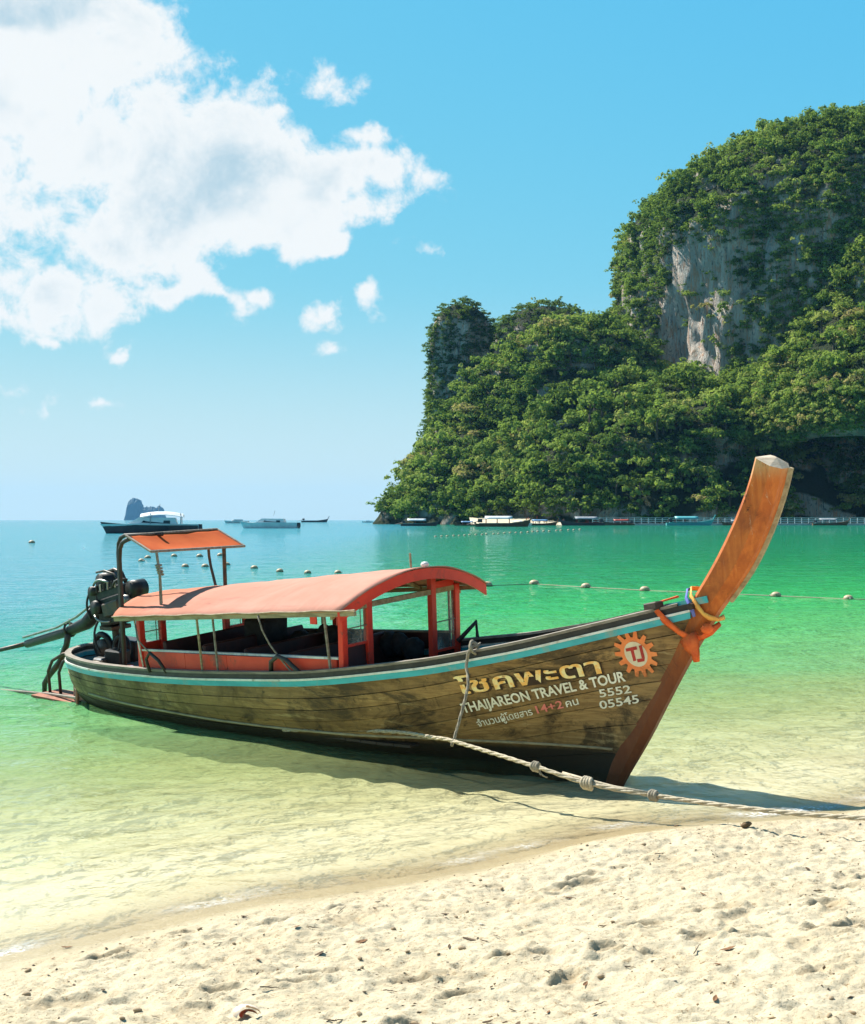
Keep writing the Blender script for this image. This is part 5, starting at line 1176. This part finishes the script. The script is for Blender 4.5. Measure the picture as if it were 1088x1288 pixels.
def far_person(parent_or_none, loc, h, top, leg, label=None, group=None, rot=0.0, arms=.25):
    """standing figure as one skinned-looking body: legs, hips, chest, neck, head, arms"""
    mb = MB(); k = h/1.7
    for s_ in (-1, 1):
        mb.tube([(.02*s_, s_*.10, 0), (.0, s_*.11, .42), (0, s_*.09, .86)], [.055, .065, .095], 6)
    lower = len(mb.f)
    mb.tube([(0, 0, .80), (0, 0, 1.0), (0, 0, 1.25), (0, 0, 1.40), (0, 0, 1.46)], [.15, .14, .18, .15, .06], 8)
    for s_ in (-1, 1): mb.tube([(0, s_*.17, 1.38), (.03, s_*(.22+arms*.3), 1.12), (.10, s_*(.20+arms*.4), .88)], [.055, .045, .035], 5)
    torso = len(mb.f); mb.tube([(0, 0, 1.42), (0, 0, 1.50)], .05, 6); mb.blob((0.01, 0, 1.60), (.095, .08, .12), 8, 6)
    o = mb.build('person', None, parent_or_none); o.data.materials.append(leg); o.data.materials.append(top); o.data.materials.append(F_SKIN)
    for i, p in enumerate(o.data.polygons): p.material_index = 0 if i < lower else 1 if i < torso else 2
    o.location = loc; o.scale = (k,)*3; o.rotation_euler = (0, 0, rot)
    if label: tag(o, label, 'person', group)
    return o
def far_longtail(px, py, Lpx, label, flip=1, hullm=None, roofm=None, hd=0.0, name='longtail_boat', cover=True):
    x, y = sea_at(px, py); s_ = Lpx/1900*y/11.0; r = empty(name, (x, y, 0), (0, 0, (math.pi if flip < 0 else 0)+hd)); r.scale = (s_,)*3; tag(r, label, 'boat')
    hull_far(MB(), 11, 2.0, .62, 1.3).build('hull', hullm or F_WOOD, r)
    MB().tube([(4.6, 0, .6), (5.4, 0, 1.5), (5.9, 0, 2.5)], [.16, .15, .12], 6).build('prow', hullm or F_WOOD, r)
    st = MB(); hull_far(st, 11.1, 2.08, .12, 0); o = st.build('sheer_board', F_TEAL if flip > 0 else F_RED, r); o.location = (0, 0, .62); o.scale = (.86, 1, 1)
    if cover:
        MB().sheet([[(-3.6+i*.9, -1.1+.44*j, 2.15-.09*(j-2.5)**2) for j in range(6)] for i in range(7)], .06, (0, 0, -1)).build('canopy', roofm or F_WHITE, r, True)
        for a in (-3.4, -1.2, 1.2): 
            for b in (-.95, .95): MB().bar((a, b, .6), (a, b, 1.75), .07, .07).build('canopy_post', F_RED, r)
    MB().box((-4.6, 0, 1.2), (.9, .5, .7)).build('engine', F_DARK, r)
    MB().tube([(-4.9, 0, 1.1), (-7.2, 0, .4)], .07, 5).build('propeller_shaft', F_DARK, r)
    return r
far_longtail(528, 661.6, 48, 'dark longtail boat with pale canopy under the headland tip', 1, F_DARK, F_WHITE)
far_longtail(633, 662.5, 70, 'largest far longtail boat with white canopy off the pale beach', 1, F_WOOD, F_WHITE, -.1)
far_longtail(732, 661, 58, 'far longtail boat with grey canopy at the end of the pier', -1, F_DARK, F_GREY, .1)
far_longtail(868, 660.9, 60, 'far longtail boat with teal hull beached behind the pier rail', 1, F_TEAL, F_TEAL, .0)
far_longtail(396, 656.9, 34, 'dark open boat on the horizon beside the motoring speedboat', 1, F_DARK, F_DARK, .0, 'open_boat', False)
far_longtail(925, 660.8, 36, 'brown longtail boat half hidden behind the tall wooden prow', -1, F_WOOD, F_GREY)
far_longtail(1045, 660.8, 46, 'far longtail boat with dark canopy in the shade of the cave', 1, F_WOOD, F_GREY)
far_longtail(585, 661.2, 30, 'small brown longtail boat between the headland tip and the largest far boat', -1, F_WOOD, F_BLUE)
far_longtail(682, 661.0, 40, 'far longtail boat with blue canopy beside the largest far boat', 1, F_WOOD, F_BLUE, .15)
far_longtail(778, 660.8, 40, 'far longtail boat with red canopy moored at the pier head', -1, F_WOOD, F_RED, .05)
speedboat(655, 661.4, 30, .1, 'small white speedboat among the far longtail boats', F_WHITE, 1, True, True)
# floating pier with a white rail along the far beach
def build_pier():
    Yp = 735.0; x0, x1 = X_at(745, Yp), X_at(1130, Yp); r = empty('floating_pier', (x0, Yp, 0)); tag(r, 'long low pier with a white rail along the far beach', 'pier')
    L = x1-x0; n = 44; m = M('pier_grey', (.56, .54, .50), (.42, .40, .37), .8, .5, 0)
    for i in range(n): MB().box((L*(i+.5)/n, 0, .45), (L/n-.12, 3.0, .9)).build('pontoon', m, r)
    for i in range(n+1): MB().box((L*i/n, -1.4, 2.2), (.30, .30, 3.0)).build('rail_post', F_WHITE, r)
    for z in (1.9, 2.75, 3.6): MB().box((L/2, -1.4, z), (L, .14, .22)).build('rail', F_WHITE, r)
build_pier()
tops = [M('shirt_%s' % n_, c_, None, .8, 3, 0) for n_, c_ in (('white', (.72, .72, .70)), ('blue', (.10, .20, .45)), ('red', (.5, .06, .05)), ('black', (.03, .03, .03)), ('yellow', (.65, .48, .10)), ('pink', (.62, .28, .30)), ('green', (.10, .30, .14)), ('orange', (.68, .24, .05)))]
names = ('white', 'blue', 'red', 'black', 'yellow', 'pink', 'green', 'orange')
rq = random.Random(8)
for i in range(90):
    px = rq.uniform(655, 745) if i < 25 else rq.uniform(757, 860) if i < 70 else rq.uniform(880, 1085); Y_ = rq.uniform(758, 795); x = X_at(px, Y_)
    k = rq.randrange(8); y0 = 762+8*math.sin(x*.02); z = float(np.interp(Y_, [y0-14, y0, y0+10, y0+34, y0+70], [-1.2, .35, 1.7, 4.2, 5.0]))
    if z < .05: Y_ = y0-2; z = .2
    far_person(None, (x, Y_, z), rq.uniform(1.55, 1.85), tops[k], tops[(k*3+1) % 8], 'distant person in a %s top standing on the far beach' % names[k], 'people in %s tops on the far beach' % names[k], rq.uniform(0, 6), rq.uniform(.1, .6))

# ------------------------------------------------------------------ sea air between here and the horizon
def build_haze():
    mb = MB().box((0, 7200, 150), (26000, 15000, 330)); o = mb.build('haze'); tag(o, 'thin pale sea haze', None, None, 'stuff')
    m = bpy.data.materials.new('haze'); m.use_nodes = True; t = NT(m.node_tree); t.n.clear(); out = t.node('ShaderNodeOutputMaterial')
    v = t.node('ShaderNodeVolumePrincipled'); v.inputs['Color'].default_value = (.22, .58, 1.0, 1); v.inputs['Density'].default_value = 0.000024; v.inputs['Anisotropy'].default_value = .2
    t.l.new(v.outputs[0], out.inputs['Volume']); o.data.materials.append(m)
build_haze()
